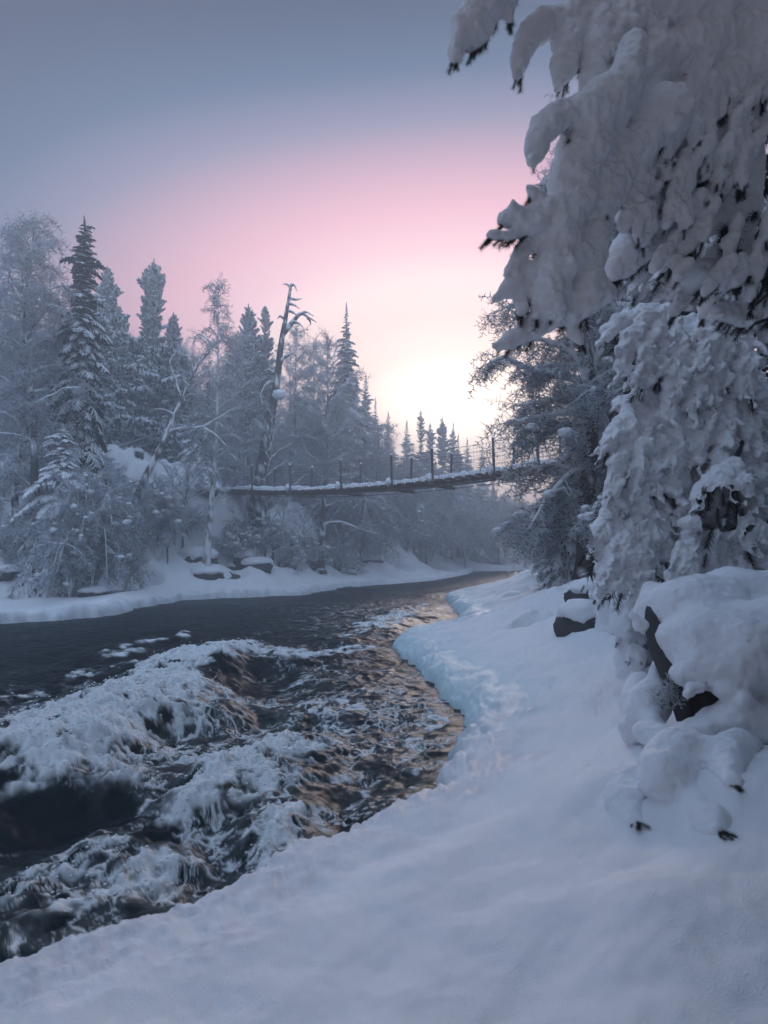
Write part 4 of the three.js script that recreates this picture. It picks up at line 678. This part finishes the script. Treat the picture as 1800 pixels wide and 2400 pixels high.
boulder('small dark rock on the shore at the foot of the frosted thicket', 222, 1338, 25.6, 1.1, 0.55, 0.9, 39, { up: 0.4 });
boulder('dark rock poking out high on the open slope', 325, 1085, 39, 0.5, 0.9, 0.7, 42, { thick: 0.2 });
boulder('dark rock below the left end of the bridge', 490, 1145, 36.4, 1.3, 0.6, 1, 45, { up: 0.42 });
boulder('dark stone in the slope snow below the bridge landing', 530, 1200, 35.6, 0.6, 0.45, 0.6, 48, { up: 0.4 });
boulder('dark stone lower in the slope snow, left of the saplings', 545, 1235, 35.2, 0.6, 0.4, 0.6, 51, { up: 0.4 });
boulder('dark stone beside the foot of the spreading birch', 725, 1300, 41, 1.3, 1.1, 0.9, 54, { up: 0.42 });
boulder('dark rock at the water under the hanging thicket', 822, 1358, 46, 1.3, 0.8, 0.9, 57, { up: 0.35 });
boulder('round boulder at the water right of the hanging thicket', 868, 1352, 50, 2, 1, 1.2, 60, { up: 0.32 });
boulder('icy boulder at the end of the shore ice by the first rapids', 790, 1372, 45, 2.6, 0.8, 1.6, 63, { up: 0.2, thick: 0.45 });
// right bank
boulder('dark rock with a thin snow cap on the right bank, upper of two', 1385, 1362, 11, 0.9, 0.7, 0.6, 66, { up: 0.34, sink: 0.12, thick: 0.26, cap: 0.78 });
boulder('dark rock under a round snow cushion on the right bank, lower of two', 1366, 1404, 9.8, 0.85, 0.75, 0.6, 69, { up: 0.34, thick: 0.3, sink: 0.12, cap: 0.8 });
boulder('tiny dark rock peeking from the snow at the foot of the right spruce', 1358, 1346, 12.2, 0.3, 0.25, 0.3, 72, { up: 0.35 });
// ---------------------------------------------------------------- the right bank
// birch whose arched branches reach out towards the river
frosted('birch_tree', 'big frosted birch on the right bank with arched snowy branches over the river', 'birch tree', null, { seed: 201, r0: 0.3, bark: [0.06, 0.042, 0.042], patch: 0.45, trunk: [P(1378, 1335, 17), P(1374, 1200, 17), P(1385, 1050, 17), P(1392, 900, 17), P(1385, 700, 17), P(1375, 480, 17), P(1370, 360, 17)], spread: 2.3, count: 46, from: 0.18, droop: 0.4, hang: 0.75, size: 0.55, dens: 1.7, snowOn: 1.7, limbPatch: -0.05, windX: -0.1, sprays: [...SPRAYS.slice(0, 2), FATSPRAYS[2], SPRAYS[4]], white: 0.9, clumps: 0.05,
  limbs: [[[1372, 898], [1319, 886], [1269, 877], [1218, 858], [1184, 839], [1150, 850]], [[1372, 886], [1349, 839], [1319, 818], [1281, 801], [1239, 795], [1200, 800]], [[1433, 930], [1370, 922], [1328, 934], [1281, 943], [1205, 953]], [[1395, 974], [1336, 970], [1269, 978], [1184, 995]], [[1400, 997], [1353, 995], [1298, 1012], [1256, 1029], [1205, 1075]], [[1385, 700], [1330, 690], [1270, 712], [1202, 716], [1159, 735]], [[1380, 1090], [1340, 1110], [1290, 1160], [1240, 1240]], [[1380, 1150], [1330, 1170], [1280, 1230], [1245, 1300]], [[1375, 1210], [1320, 1220], [1270, 1225], [1225, 1250]], [[1380, 640], [1330, 620], [1280, 640], [1230, 690]], [[1390, 1040], [1430, 1050], [1470, 1110], [1490, 1190]], [[1385, 1130], [1430, 1140], [1460, 1200], [1470, 1270]], [[1375, 420], [1350, 380], [1310, 400], [1275, 460]], [[1375, 300], [1340, 260], [1320, 225]]].map((l, i) => ({ pts: l.map(([x, y], k) => P(x, y, 17 + k * 0.3 * (i % 3 - 1))), r: i < 5 ? 0.085 : 0.06, sub: 1.3 })) });
conifer('spruce_tree', 'dark spruce standing close behind the big birch on the right bank', 'spruce tree', null, { seed: 202, base: P(1440, 1325, 19), tip: P(1430, 380, 19), width: 1.9, count: 230, from: 0.05, pow: 0.45, kinds: [...WHITE, ...HEAVY], p0: 0.6, p1: -0.2 });
conifer('spruce_tree', 'snowy spruce by the water at the foot of the big birch', 'spruce tree', null, { seed: 203, base: P(1310, 1340, 18), tip: P(1325, 1085, 18), width: 1.0, count: 120, from: 0.02, pow: 0.5, kinds: WHITE, p0: 0.7 });
conifer('spruce_tree', 'snow-bent spruce between the big birch and the near snow-laden spruce', 'spruce tree', null, { seed: 204, base: P(1530, 1300, 14), tip: P(1540, 520, 14), width: 1.5, count: 220, from: 0.05, pow: 0.5, kinds: [...WHITE, ...HEAVY], p0: 0.7, p1: 0 });
bush('frosted bush leaning over the water in front of the big birch', 1290, 1335, 19.5, 2.8, 1.6, 205, { stems: 12, size: 0.42, dens: 1.5, hang: 0.5 });
bush('tangle of frosted twigs right of the foot of the big birch', 1450, 1318, 15, 1.5, 1.0, 206, { stems: 10, size: 0.3, dens: 1.6, sprays: FATSPRAYS, hang: 0.6 });
conifer('pine_tree', 'thin pine seen through the gap beside the near snow-laden spruce', 'pine tree', null, { seed: 207, base: P(1570, 1240, 30), tip: P(1575, 850, 30), width: 1.3, count: 90, from: 0.15, kinds: PINE });

// needle sprigs that peek out under the snow
const SPRIG = [31, 32].map((s) => { const R = rng(s), b = new MB(); for (let i = 0; i < 3; i++) b.cone(V(0, i / 3, 0), V(0.02, (i + 1.2) / 3, 0), 0.035, 4); for (let i = 0; i < 46; i++) { const t = 0.02 + 0.95 * i / 46, a = i * 2.4, l = 0.2 + 0.14 * R(); b.cone(V(0.0, t, 0), V(Math.cos(a) * l, t + l * 0.95, Math.sin(a) * l), 0.022, 3); } return b.geo(); });
const lumpy = (a1, f1, a2, f2, a3 = 0, f3 = 60) => (x, y, z) => a1 * n3(x * f1, y * f1, z * f1) + a2 * n3b(x * f2, y * f2, z * f2) + (a3 ? a3 * n3(x * f3, y * f3, z * f3) : 0);
const pxr = (r, D) => r * D / F;
// near spruce: boughs hang like lobed fans of snow
{
  const t = thing('snow_laden_spruce', 'big spruce on the right smothered in drooping lobes of snow', 'spruce tree', [0, 0, 0]); const R = rng(301);
  const base = P(1850, 1330, 8.2); base.y = onGround(base.x, base.z) - 0.2; t.position.copy(base);
  const rel = (p) => p.sub(base), tr = [V(0, 0, 0), rel(P(1850, 800, 8.3)), rel(P(1850, 300, 8.4))];
  part('trunk', new MB().tube(smooth(tr, 10), (k) => lerp(0.2, 0.1, k), 9, barkColor([0.05, 0.04, 0.036], 0.4)).geo(), M.bark, t);
  const lo = rel(P(1330, 1400, 7.0)), hi = rel(P(1960, 420, 7.6)); lo.z = rel(P(1600, 1000, 8.9)).z; hi.z = rel(P(1600, 1000, 5.9)).z; hi.x += 0.5;
  const S = new Solid(lo, hi, 0.021, 0.024), sp = [[], []], bb = new MB();
  const edge = (y) => y < 760 ? lerp(1545, 1480, (y - 520) / 240) : lerp(1480, 1440, (y - 760) / 560); // the tree's outline against the birch
  const fan = (px, py, D, len, wide, n, thick, lean) => {
    const apex = rel(P(px, py, D)), s = D / F;
    for (let i = 0; i < n; i++) {
      const a = (n === 1 ? 0 : (i / (n - 1) - 0.5)) * wide + lean + (R() - 0.5) * 0.2, L = len * s * (0.75 + 0.45 * R()) * (1 - 0.25 * Math.abs(a - lean)), out = 0.4 + 0.25 * R(); let prev = apex.clone(), rPrev = 0;
      for (let k = 1; k <= 5; k++) {
        const u = k / 5, p = apex.clone().add(V(Math.sin(a) * L * u * (1 - 0.15 * u), -Math.cos(a) * L * (0.45 * u + 0.6 * u * u), L * out * (u - 0.45 * u * u))), r = thick * s * (0.8 + 0.3 * u - 0.35 * u * u * u) * (0.85 + 0.35 * R());
        S.limb(prev, p, k === 1 ? thick * s * 0.8 : rPrev, r); rPrev = r; for (let q = 0; q < (u > 0.5 ? 3 : 1); q++) S.ball(p.clone().add(V((R() - .5) * 2, (R() - .6) * 1.4, (R() - .3) * 1.6).multiplyScalar(r * 0.75)), r * (0.5 + 0.3 * R()));
        if (k >= 2) for (let q = 0; q < 2; q++) { const c = p.clone().add(V((R() - .5) * 0.6, -0.2, 0.3).multiplyScalar(r)), a2 = a + (R() - .5) * 1.6, l2 = r * (1.4 + 1.4 * R()); S.limb(c, c.clone().add(V(Math.sin(a2) * l2, -l2 * (0.5 + 0.7 * R()), l2 * (0.2 + 0.6 * R()))), r * 0.42, r * 0.22, 0.012); }
        prev = p;
        if (k > 1 && R() < 0.75) sp[R() < 0.5 ? 0 : 1].push(placed(p.clone().add(V(0, -r * 0.75, -r * 0.4)), V(Math.sin(a) * 0.6 + (R() - .5) * 0.5, -1, 0.1 + 0.4 * R()).normalize(), 0.13 + 0.1 * R(), R() * 6));
      }
    }
    bb.tube([tr[0].clone().lerp(tr[2], clamp((py - 1330) / (300 - 1330))), apex.clone().lerp(tr[1], 0.3).add(V(0, 0.1, 0)), apex], () => 0.025, 5);
  };
  for (let y = 560; y < 1300; y += 122) for (let x = edge(y) + 60 + 90 * R(); x < 1900; x += 172) { const D = lerp(7.9, 6.8, (y - 560) / 730) - 0.95 * R(); fan(x + (R() - .5) * 60, y - 60 + (R() - .5) * 60, D, 170 + 60 * R(), 1.15, 7, 21, -0.25 - 0.4 * R()); for (let k = 0; k < 12; k++) sp[k % 2].push(placed(rel(P(x + (R() - .5) * 190, y + (R() - .5) * 170, D + 0.4 + 0.3 * R())), V(R() - .7, -0.7, R() - .3).normalize(), 0.3 + 0.15 * R(), R() * 6)); }
  for (let y = 600; y < 1300; y += 78) fan(edge(y) + 36 + 20 * R(), y - 50, lerp(7.8, 7.1, (y - 560) / 730), 95, 1.2, 4, 15, -0.75);
  for (const [x, y, l] of [[1620, 760, 260], [1560, 880, 240], [1700, 900, 260], [1530, 1040, 230], [1660, 1090, 220], [1780, 1010, 240], [1500, 1180, 190]]) fan(x, y, 6.75, l, 0.9, 6, 25, -0.3);
  // a stout snow-covered bough across the bottom
  let pr = null; [[1900, 1300], [1800, 1262], [1720, 1232], [1640, 1222], [1612, 1225]].forEach(([x, y], i) => { const p = rel(P(x, y, 6.05)); const r = pxr([44, 40, 34, 26, 22][i], 6.05); if (pr) { S.limb(pr[0], p, pr[1], r, 0.05, 1.3); S.ball(p.clone().lerp(pr[0], 0.5).add(V(0, 0.05 * R(), 0.03)), r * 0.9); } pr = [p, r]; });
  fan(1720, 1250, 6.2, 110, 1.7, 7, 17, 0); fan(1640, 1235, 6.25, 100, 1.2, 5, 17, -0.1); fan(1800, 1265, 6.2, 110, 1.5, 7, 17, 0.1);
  S.rough(lumpy(0.022, 6, 0.014, 16, 0.008, 36), 0.1);
  part('snow', S.geo(), M.snow, t); part('branches', bb.geo(), M.darkNeedle, t); SPRIG.forEach((g, i) => inst('needles', g, M.darkNeedle, sp[i], t, 'stuff'));
}
// the tree right beside the camera: its snow-loaded boughs reach in from the upper right
{
  const t = thing('overhanging_spruce', 'boughs of the nearest spruce reaching in from the upper right, thick with snow', 'spruce tree', [0, 0, 0]); const R = rng(302);
  const base = V(3.3, 0, -2.9); base.y = onGround(base.x, base.z) - 0.2; t.position.copy(base);
  const rel = (p) => p.sub(base), tr = [V(0, 0, 0), V(0.05, 3, 0), V(0.0, 7, 0)];
  part('trunk', new MB().tube(tr, (k) => lerp(0.17, 0.1, k), 10, barkColor([0.05, 0.04, 0.036], 0.4)).geo(), M.bark, t);
  const lo = rel(P(1000, 900, 3.0)), hi = rel(P(1860, -60, 3.0)); lo.z = -4.0 - base.z; hi.z = -2.35 - base.z; lo.x -= 0.25;
  const S = new Solid(lo, hi, 0.0125, 0.022), sp = [[], []], bb = new MB();
  const chain = (pts, D0, D1, needles = 0.5, hubs = 1) => {
    const N = pts.length; let pr = null;
    const c = smooth(pts.map(([x, y, r], i) => V(x, y, r)), (N - 1) * 4), m = c.length;
    c.forEach((q, i) => {
      const D = lerp(D0, D1, i / (m - 1)), p = rel(P(q.x, q.y, D)), r = Math.max(0.008, pxr(q.z * (0.84 + 0.14 * n3(i * 0.37, q.x * 0.01, 5)), D));
      if (pr) { S.limb(pr.p, p, pr.r, r, 0.03); }
      if (hubs) for (let k = 0; k < 3; k++) S.ball(p.clone().add(V((R() - .5) * 1.7, (R() - .7) * 1.4, (R() - .2) * 1.2).multiplyScalar(r * 0.8)), r * (0.25 + 0.2 * R()), 0.015);
      if (pr) { const d = p.clone().sub(pr.p).normalize(); for (let k = 0; k < 3; k++) if (R() < (D1 > 3.05 ? 0.5 : needles * needles * 0.8)) sp[R() < 0.5 ? 0 : 1].push(placed(p.clone().add(V((R() - .3) * r * 0.9, -r * (0.75 + 0.15 * R()), -r * 0.3 * R())), V(d.x * 0.9 + (R() - .3) * 0.5, -0.75 - 0.3 * R(), (R() - .5) * 0.6).normalize(), Math.min(0.14, 0.05 + r * 0.75) * (0.7 + 0.5 * R()), R() * 6)); }
      pr = { p, r };
    });
    bb.tube(c.filter((_, i) => i % 2 === 0).map((q, i, a) => rel(P(q.x, q.y + q.z * 0.7, lerp(D0, D1, i / Math.max(1, a.length - 1)) + 0.02))), (k) => lerp(0.014, 0.004, k), 5);
  };
  const C = (D0, D1, n, ...p) => chain(p, D0, D1, n);
  C(2.7, 2.6, 0.7, [1230, -110, 60], [1145, -10, 45], [1096, 52, 36], [1070, 108, 20], [1068, 142, 6]);
  C(2.75, 2.72, 1, [1225, -90, 30], [1194, 0, 14], [1194, 50, 5]);
  C(2.72, 2.68, 1, [1170, -10, 24], [1140, 70, 14], [1106, 120, 5]);
  C(3.0, 2.7, 0.5, [1420, -30, 60], [1330, 42, 42], [1262, 60, 34], [1228, 108, 30], [1208, 176, 10]);
  C(3.0, 2.75, 0.5, [1400, 20, 55], [1340, 80, 44], [1326, 140, 38], [1310, 202, 14]);
  C(3.2, 2.8, 0.4, [1860, -60, 80], [1640, 10, 75], [1490, 40, 70], [1400, 90, 60], [1385, 160, 40], [1392, 240, 22]);
  C(3.3, 2.9, 0.4, [1860, 30, 90], [1660, 110, 80], [1540, 150, 70], [1460, 200, 62], [1440, 260, 50]);
  C(2.8, 2.7, 0.3, [1484, 98, 32], [1464, 190, 52], [1392, 248, 50], [1292, 288, 36], [1254, 340, 28], [1250, 392, 7]);
  C(2.85, 2.8, 0.3, [1446, 240, 60], [1372, 335, 66], [1340, 434, 62], [1312, 530, 58], [1300, 620, 52], [1292, 700, 38], [1310, 740, 20]);
  C(2.95, 2.85, 0.4, [1560, 260, 70], [1440, 400, 58], [1398, 482, 55], [1368, 600, 58], [1370, 690, 46], [1340, 735, 26]);
  C(2.8, 2.75, 0.6, [1370, 470, 44], [1289, 500, 36], [1217, 520, 27], [1178, 510, 12]);
  C(2.75, 2.72, 0.3, [1225, 515, 18], [1207, 492, 13], [1204, 484, 9]);
  C(2.75, 2.72, 0.8, [1260, 530, 18], [1193, 548, 9], [1146, 553, 4]);
  C(2.8, 2.75, 0.7, [1330, 500, 30], [1275, 474, 14], [1240, 440, 8]);
  C(2.85, 2.8, 0.4, [1330, 540, 36], [1270, 560, 22], [1212, 600, 17], [1187, 648, 7]);
  C(2.85, 2.8, 0.5, [1360, 600, 46], [1299, 620, 36], [1217, 662, 25], [1150, 706, 8]);
  for (const [x, y] of [[1290, 650], [1255, 665], [1225, 680], [1320, 640], [1262, 690]]) C(2.85, 2.8, 0.7, [x + 14, y - 20, 18], [x, y + 22, 13], [x - 4, y + 52, 6]);
  C(2.9, 2.82, 0.5, [1400, 690, 48], [1310, 728, 38], [1244, 770, 24], [1193, 800, 16], [1160, 812, 8]);
  C(2.9, 2.9, 0.6, [1330, 740, 24], [1345, 775, 12], [1360, 800, 6]);
  // the mass to the right: boughs sloping down to the left, one below the other
  C(3.5, 3.1, 0.5, [1880, 200, 90], [1740, 300, 78], [1620, 360, 66], [1540, 430, 54], [1470, 500, 40]);
  C(3.5, 3.2, 0.5, [1880, 330, 90], [1740, 410, 74], [1600, 500, 60], [1500, 570, 50], [1440, 620, 36]);
  C(3.5, 3.2, 0.6, [1880, 430, 60], [1760, 490, 50], [1627, 525, 38], [1520, 575, 34], [1434, 640, 26]);
  C(3.6, 3.3, 0.5, [1880, 540, 60], [1780, 600, 46], [1690, 640, 40], [1600, 640, 30]);
  C(3.3, 3.0, 0.4, [1860, 110, 90], [1700, 190, 78], [1590, 260, 68], [1520, 330, 55], [1470, 420, 46]);
  C(3.7, 3.4, 0.5, [1880, 640, 60], [1800, 720, 40], [1740, 740, 30], [1680, 730, 20]);
  C(3.6, 3.5, 0.5, [1860, 620, 30], [1790, 640, 26], [1740, 700, 22], [1735, 740, 14]);
  for (let i = 0; i < 46; i++) { const x = 1480 + 330 * R(), y = 120 + 560 * R(), D = 3.0 + 0.55 * R() + (x - 1480) / 800; if (y > 260 + (x - 1480) * 1.6 + 180) continue; C(D, D - 0.08, 0.6, [x + 50, y - 60, 24 + 14 * R()], [x, y, 20 + 10 * R()], [x - 30 - 20 * R(), y + 50, 14], [x - 36 - 30 * R(), y + 85, 6]); }
  for (let i = 0; i < 130; i++) { // small side shoots loaded with snow
    const u = R(), y = 20 + 640 * R(), x = lerp(Math.max(1290, 1420 - y * 0.2), 1810, u); if (y > 320 + (x - 1290) * 1.1) continue;
    const D = 2.72 + 0.5 * (x - 1290) / 520 + 0.1 * R(), l = 26 + 40 * R(), a = 0.7 + 0.9 * R(), r = 8 + 9 * R();
    C(D, D - 0.03, 0.35, [x + l * Math.cos(a), y - l * Math.sin(a), r * 1.1], [x, y, r], [x - l * 0.6 * Math.cos(a), y + l * 0.8 * Math.sin(a), r * 0.5]);
  }
  for (let i = 0; i < 90; i++) { const x = 1420 + 390 * R(), y = 20 + 640 * R(); if (y > 300 + (x - 1400) * 1.1) continue; const D = 2.85 + 0.5 * (x - 1290) / 520 + 0.1 * R(); sp[i % 2].push(placed(rel(P(x, y, D)), V(-0.7 + (R() - .5) * 0.6, -0.6, 0.3 + 0.3 * R()).normalize(), 0.06 + 0.08 * R(), R() * 6)); }
  S.rough(lumpy(0.011, 6, 0.008, 15, 0.005, 42), 0.06);
  part('snow', S.geo(), M.snow, t); part('branches', bb.geo(), M.darkNeedle, t); SPRIG.forEach((g, i) => inst('needles', g, M.darkNeedle, sp[i], t, 'stuff'));
}
// low shrubs bowed under snow between the boulders and the near spruce
{
  const t = thing('snow_bowed_bush', 'row of low shrubs bowed under round heaps of snow beside the large snow-covered rock', 'bush', P(1480, 1400, 7.4).toArray()), b = t.position, R = rng(303);
  const S = new Solid(V(-1.1, -0.9, -2.6), V(1.7, 1.0, 1.6), 0.022, 0.05), sp = [[], []], bb = new MB();
  for (const [x, y, D, r] of [[1440, 1340, 9.6, 34], [1410, 1356, 9.6, 28], [1462, 1352, 8.9, 34], [1496, 1352, 8.5, 36], [1530, 1330, 8.6, 34], [1570, 1310, 8.6, 34], [1540, 1300, 9, 30], [1480, 1400, 7.8, 34], [1466, 1420, 7.5, 26], [1510, 1385, 7.4, 32], [1500, 1412, 7.1, 26], [1545, 1365, 7.3, 30], [1585, 1345, 7.4, 30], [1472, 1448, 6.9, 30], [1490, 1470, 6.6, 18], [1420, 1382, 9.2, 24], [1395, 1345, 10.2, 26], [1590, 1290, 8.4, 36], [1500, 1310, 9.4, 28]]) {
    const p = P(x, y, D).sub(b), q = pxr(r, D), gy = onGround(b.x + p.x, b.z + p.z) - b.y; p.y = Math.min(p.y, gy + 3.2 * q); S.ball(p, q, 0.06, 1.15); S.limb(p, V(p.x, gy - 0.05, p.z), q * 0.75, q * 1.05, 0.06);
    for (let k = 0; k < 7; k++) { const a = R() * 6.28, e = p.clone().add(V(Math.cos(a) * q, -q * (0.2 + 0.8 * R()), Math.sin(a) * q)); S.limb(p.clone().add(V(0, q * 0.2, 0)), e, q * 0.5, q * 0.28, 0.03); if (R() < 0.7) sp[k % 2].push(placed(e, V(Math.cos(a) * 0.5, -1, Math.sin(a) * 0.5).normalize(), q * 0.7, R() * 6)); }
    bb.tube([V(p.x + 0.1, gy - 0.1, p.z), V(p.x + 0.03, (gy + p.y) / 2, p.z - 0.03), p], () => 0.02, 5);
  }
  S.rough(lumpy(0.02, 7, 0.01, 18), 0.1);
  part('snow', S.geo(), M.snow, t); part('stems', bb.geo(), M.darkNeedle, t, 'stuff'); SPRIG.forEach((g, i) => inst('needles', g, M.darkNeedle, sp[i], t, 'stuff'));
}
// the big rock with its heavy white lid and the dark hollow at its left foot
{
  const t = thing('snow_covered_rock', 'large rock on the right under a heavy lid of snow, dark hollow below', 'boulder', P(1650, 1560, 4.3).toArray()), b = t.position, R = rng(304);
  const S = new Solid(V(-0.75, -0.75, -1.4), V(1.9, 1.0, 1.35), 0.02, 0.1), B = (x, y, D, r, k = 0.1, f = 1.25) => S.ball(P(x, y, D).sub(b), pxr(r, D), k, f);
  B(1660, 1440, 4.7, 110); B(1720, 1430, 4.9, 120); B(1800, 1440, 4.8, 120); B(1600, 1430, 4.7, 78); B(1560, 1430, 4.8, 56); B(1640, 1500, 4.35, 92); B(1720, 1510, 4.2, 105); B(1820, 1510, 4.2, 130); B(1660, 1560, 4.15, 70); B(1740, 1570, 4.1, 80); B(1900, 1500, 4.4, 150);
  B(1606, 1580, 4.15, 30, 0.05); B(1640, 1612, 4.0, 22, 0.04); B(1700, 1620, 3.98, 34, 0.05); B(1740, 1640, 3.9, 26, 0.04); B(1622, 1615, 4.0, 16, 0.04, 1); B(1612, 1625, 3.98, 12, 0.03, 1);
  S.limb(P(1545, 1560, 4.6).sub(b), P(1520, 1650, 4.45).sub(b), 0.07, 0.1, 0.1); S.limb(P(1520, 1650, 4.45).sub(b), P(1540, 1720, 4.2).sub(b), 0.1, 0.1, 0.12); S.limb(P(1500, 1600, 4.8).sub(b), P(1490, 1700, 4.6).sub(b), 0.1, 0.14, 0.12); B(1700, 1700, 4.0, 60); B(1765, 1690, 4.0, 70); B(1840, 1690, 4.0, 85); B(1630, 1735, 3.95, 48); B(1565, 1735, 3.95, 40); B(1520, 1720, 4.1, 34);
  S.limb(P(1575, 1400, 4.75).sub(b), P(1512, 1480, 4.7).sub(b), 0.06, 0.03, 0.05); S.limb(P(1530, 1390, 4.9).sub(b), P(1500, 1470, 4.8).sub(b), 0.07, 0.04, 0.05); S.limb(P(1512, 1468, 4.6).sub(b), P(1484, 1440, 4.6).sub(b), 0.028, 0.02, 0.02);
  S.rough(lumpy(0.028, 2.6, 0.008, 11, 0.004, 38), 0.12);
  part('snow', S.geo(), M.snow, t);
  const rock = part('rock', lump(0.42, 0.45, 0.42, 0.3, 1.6, 5, 5, 0.25), M.rock, t); rock.position.copy(P(1730, 1570, 4.75).sub(b)); rock.scale.set(0.95, 1.05, 1);
  const lip = part('ledge', new MB().tube([P(1523, 1410, 4.75), P(1530, 1470, 4.6), P(1550, 1520, 4.5), P(1572, 1570, 4.42), P(1590, 1620, 4.35), P(1605, 1690, 4.3)].map((p) => p.sub(b)), (k) => 0.03 + 0.045 * Math.sin(Math.PI * k) + 0.02 * k, 8, null, true).geo(), M.rock, t);
  const inner = part('rock', lump(0.15, 0.16, 0.15, 0.3, 2, 9, 4, 0.2), M.rock, t); inner.position.copy(P(1630, 1640, 4.5).sub(b));
  const tw = [[], [], []]; for (let i = 0; i < 14; i++) tw[i % 3].push(placed(P(1540 + 60 * R(), 1620 + 50 * R(), 4.15 + 0.12 * R()).sub(b), V(R() - 0.5, 0.2 + R(), R() - 0.2).normalize(), 0.1 + 0.1 * R(), R() * 6));
  FATSPRAYS.forEach((g, i) => inst('frosted_twigs', g, M.frostTwig, tw[i], t, 'stuff'));
}
// boughs pressed flat to the ground by snow at the lower right
{
  const t = thing('buried_bough', 'spruce boughs pressed to the ground under snow at the lower right, dark tips showing', 'bough', P(1600, 1850, 3.0).toArray()), b = t.position, R = rng(305);
  const S = new Solid(V(-0.6, -0.5, -0.75), V(1.0, 0.75, 0.75), 0.014, 0.07), sp = [[], []];
  const Gy = (x, y) => { let h = 0.6; for (let i = 0; i < 4; i++) { const g = G(x, y, h); h = onGround(g.x, g.z); } return G(x, y, h); };
  const ch = (...p) => { let pr = null; for (const [x, y, r, up] of p) { const q = Gy(x, y), s = pxr(r, -q.z); q.y += up; const w = q.sub(b); if (pr) S.limb(pr[0], w, pr[1], s); pr = [w, s]; } };
  ch([1760, 1680, 60, 0.06], [1640, 1690, 70, 0.06], [1540, 1740, 60, 0.05], [1480, 1800, 52, 0.02], [1468, 1880, 44, -0.02], [1490, 1925, 22, -0.02]);
  ch([1640, 1700, 70, 0.05], [1600, 1800, 62, 0.05], [1620, 1880, 52, 0.02], [1670, 1930, 36, 0.0], [1685, 1950, 18, 0]);
  ch([1860, 1660, 80, 0.05], [1760, 1730, 60, 0.04], [1700, 1790, 46, 0.02], [1716, 1830, 22, 0]);
  ch([1540, 1760, 60, 0.04], [1560, 1830, 50, 0.02], [1590, 1890, 36, 0]);
  S.rough(lumpy(0.012, 5, 0.006, 16, 0.003, 45), 0.08);
  part('snow', S.geo(), M.snow, t);
  for (const [x, y, n] of [[1494, 1940, 5], [1692, 1962, 7], [1720, 1850, 4]]) for (let i = 0; i < n; i++) { const q = Gy(x + (R() - .5) * 24, y + (R() - .6) * 16).sub(b); q.y += 0.015; sp[i % 2].push(placed(q, V(R() - 0.5, -0.15 + 0.2 * R(), 0.8).normalize(), 0.04 + 0.03 * R(), R() * 6)); }
  SPRIG.forEach((g, i) => inst('needles', g, M.darkNeedle, sp[i], t, 'stuff'));
}

// unseen spruces added behind and beside the camera to shade the foreground snow
{
  const w = thing('added_shade_forest', 'unseen spruces added beside and behind the viewpoint to shade the foreground', 'forest'); w.userData.kind = 'stuff';
  const R = rng(310), parts = [], e = new THREE.Euler(), q = new THREE.Quaternion();
  for (let i = 0; i < 130; i++) { const f = 0.1 + 0.88 * i / 130, len = 2.1 * Math.pow(1 - f, 0.7) + 0.2; e.set(0.4 - 0.6 * f, i * 2.4, 0, 'YXZ'); q.setFromEuler(e); const m = new THREE.Matrix4().compose(V(0, 13 * f, 0), q, V(len, len, len)); parts.push(HEAVY[i % 3][0].clone().applyMatrix4(m)); const s = HEAVY[i % 3][1].clone().applyMatrix4(m); s.setAttribute('color', new THREE.BufferAttribute(new Float32Array(s.attributes.position.count * 3).fill(0.84), 3)); parts.push(s); }
  parts.push(new MB().tube([V(0, 0, 0), V(0, 13, 0)], (k) => 0.2 - 0.18 * k, 7, [0.05, 0.04, 0.035]).geo());
  const g = mergeGeometries(parts), ms = [];
  for (const [x, z] of [[5.4, -2.2], [6.5, 0.6], [4.6, 2.6], [2.2, 4.2], [-0.6, 4.8], [7.6, -4.6], [8.6, -1.2], [6.6, 4.2], [3.6, 6.6], [0.4, 7.6], [9.8, -7.2], [10.4, 2], [-3.4, 6.6], [9.6, -10.5], [12.5, -4], [12, -14], [-2.0, 2.9], [1.3, 2.4], [3.4, 1.4], [-5, 5], [5, 9], [8.5, 7], [-1.5, 10], [2, 10], [-6.5, 3.2], [-8.5, 5.5], [-10.5, 3.6], [-12.5, 6], [4.0, 0.2], [-4.2, 2.6], [4.9, -3.6], [3.5, -0.7], [2.7, 0.9]]) ms.push(new THREE.Matrix4().compose(V(x, onGround(x, z) - 0.2, z), q.clone().setFromAxisAngle(Yup, R() * 6.28), V(1.2, 1.15 + 0.35 * R(), 1.2)));
  inst('trees', g, M.needle, ms, w, 'stuff');
}
renderer.render(scene, camera);
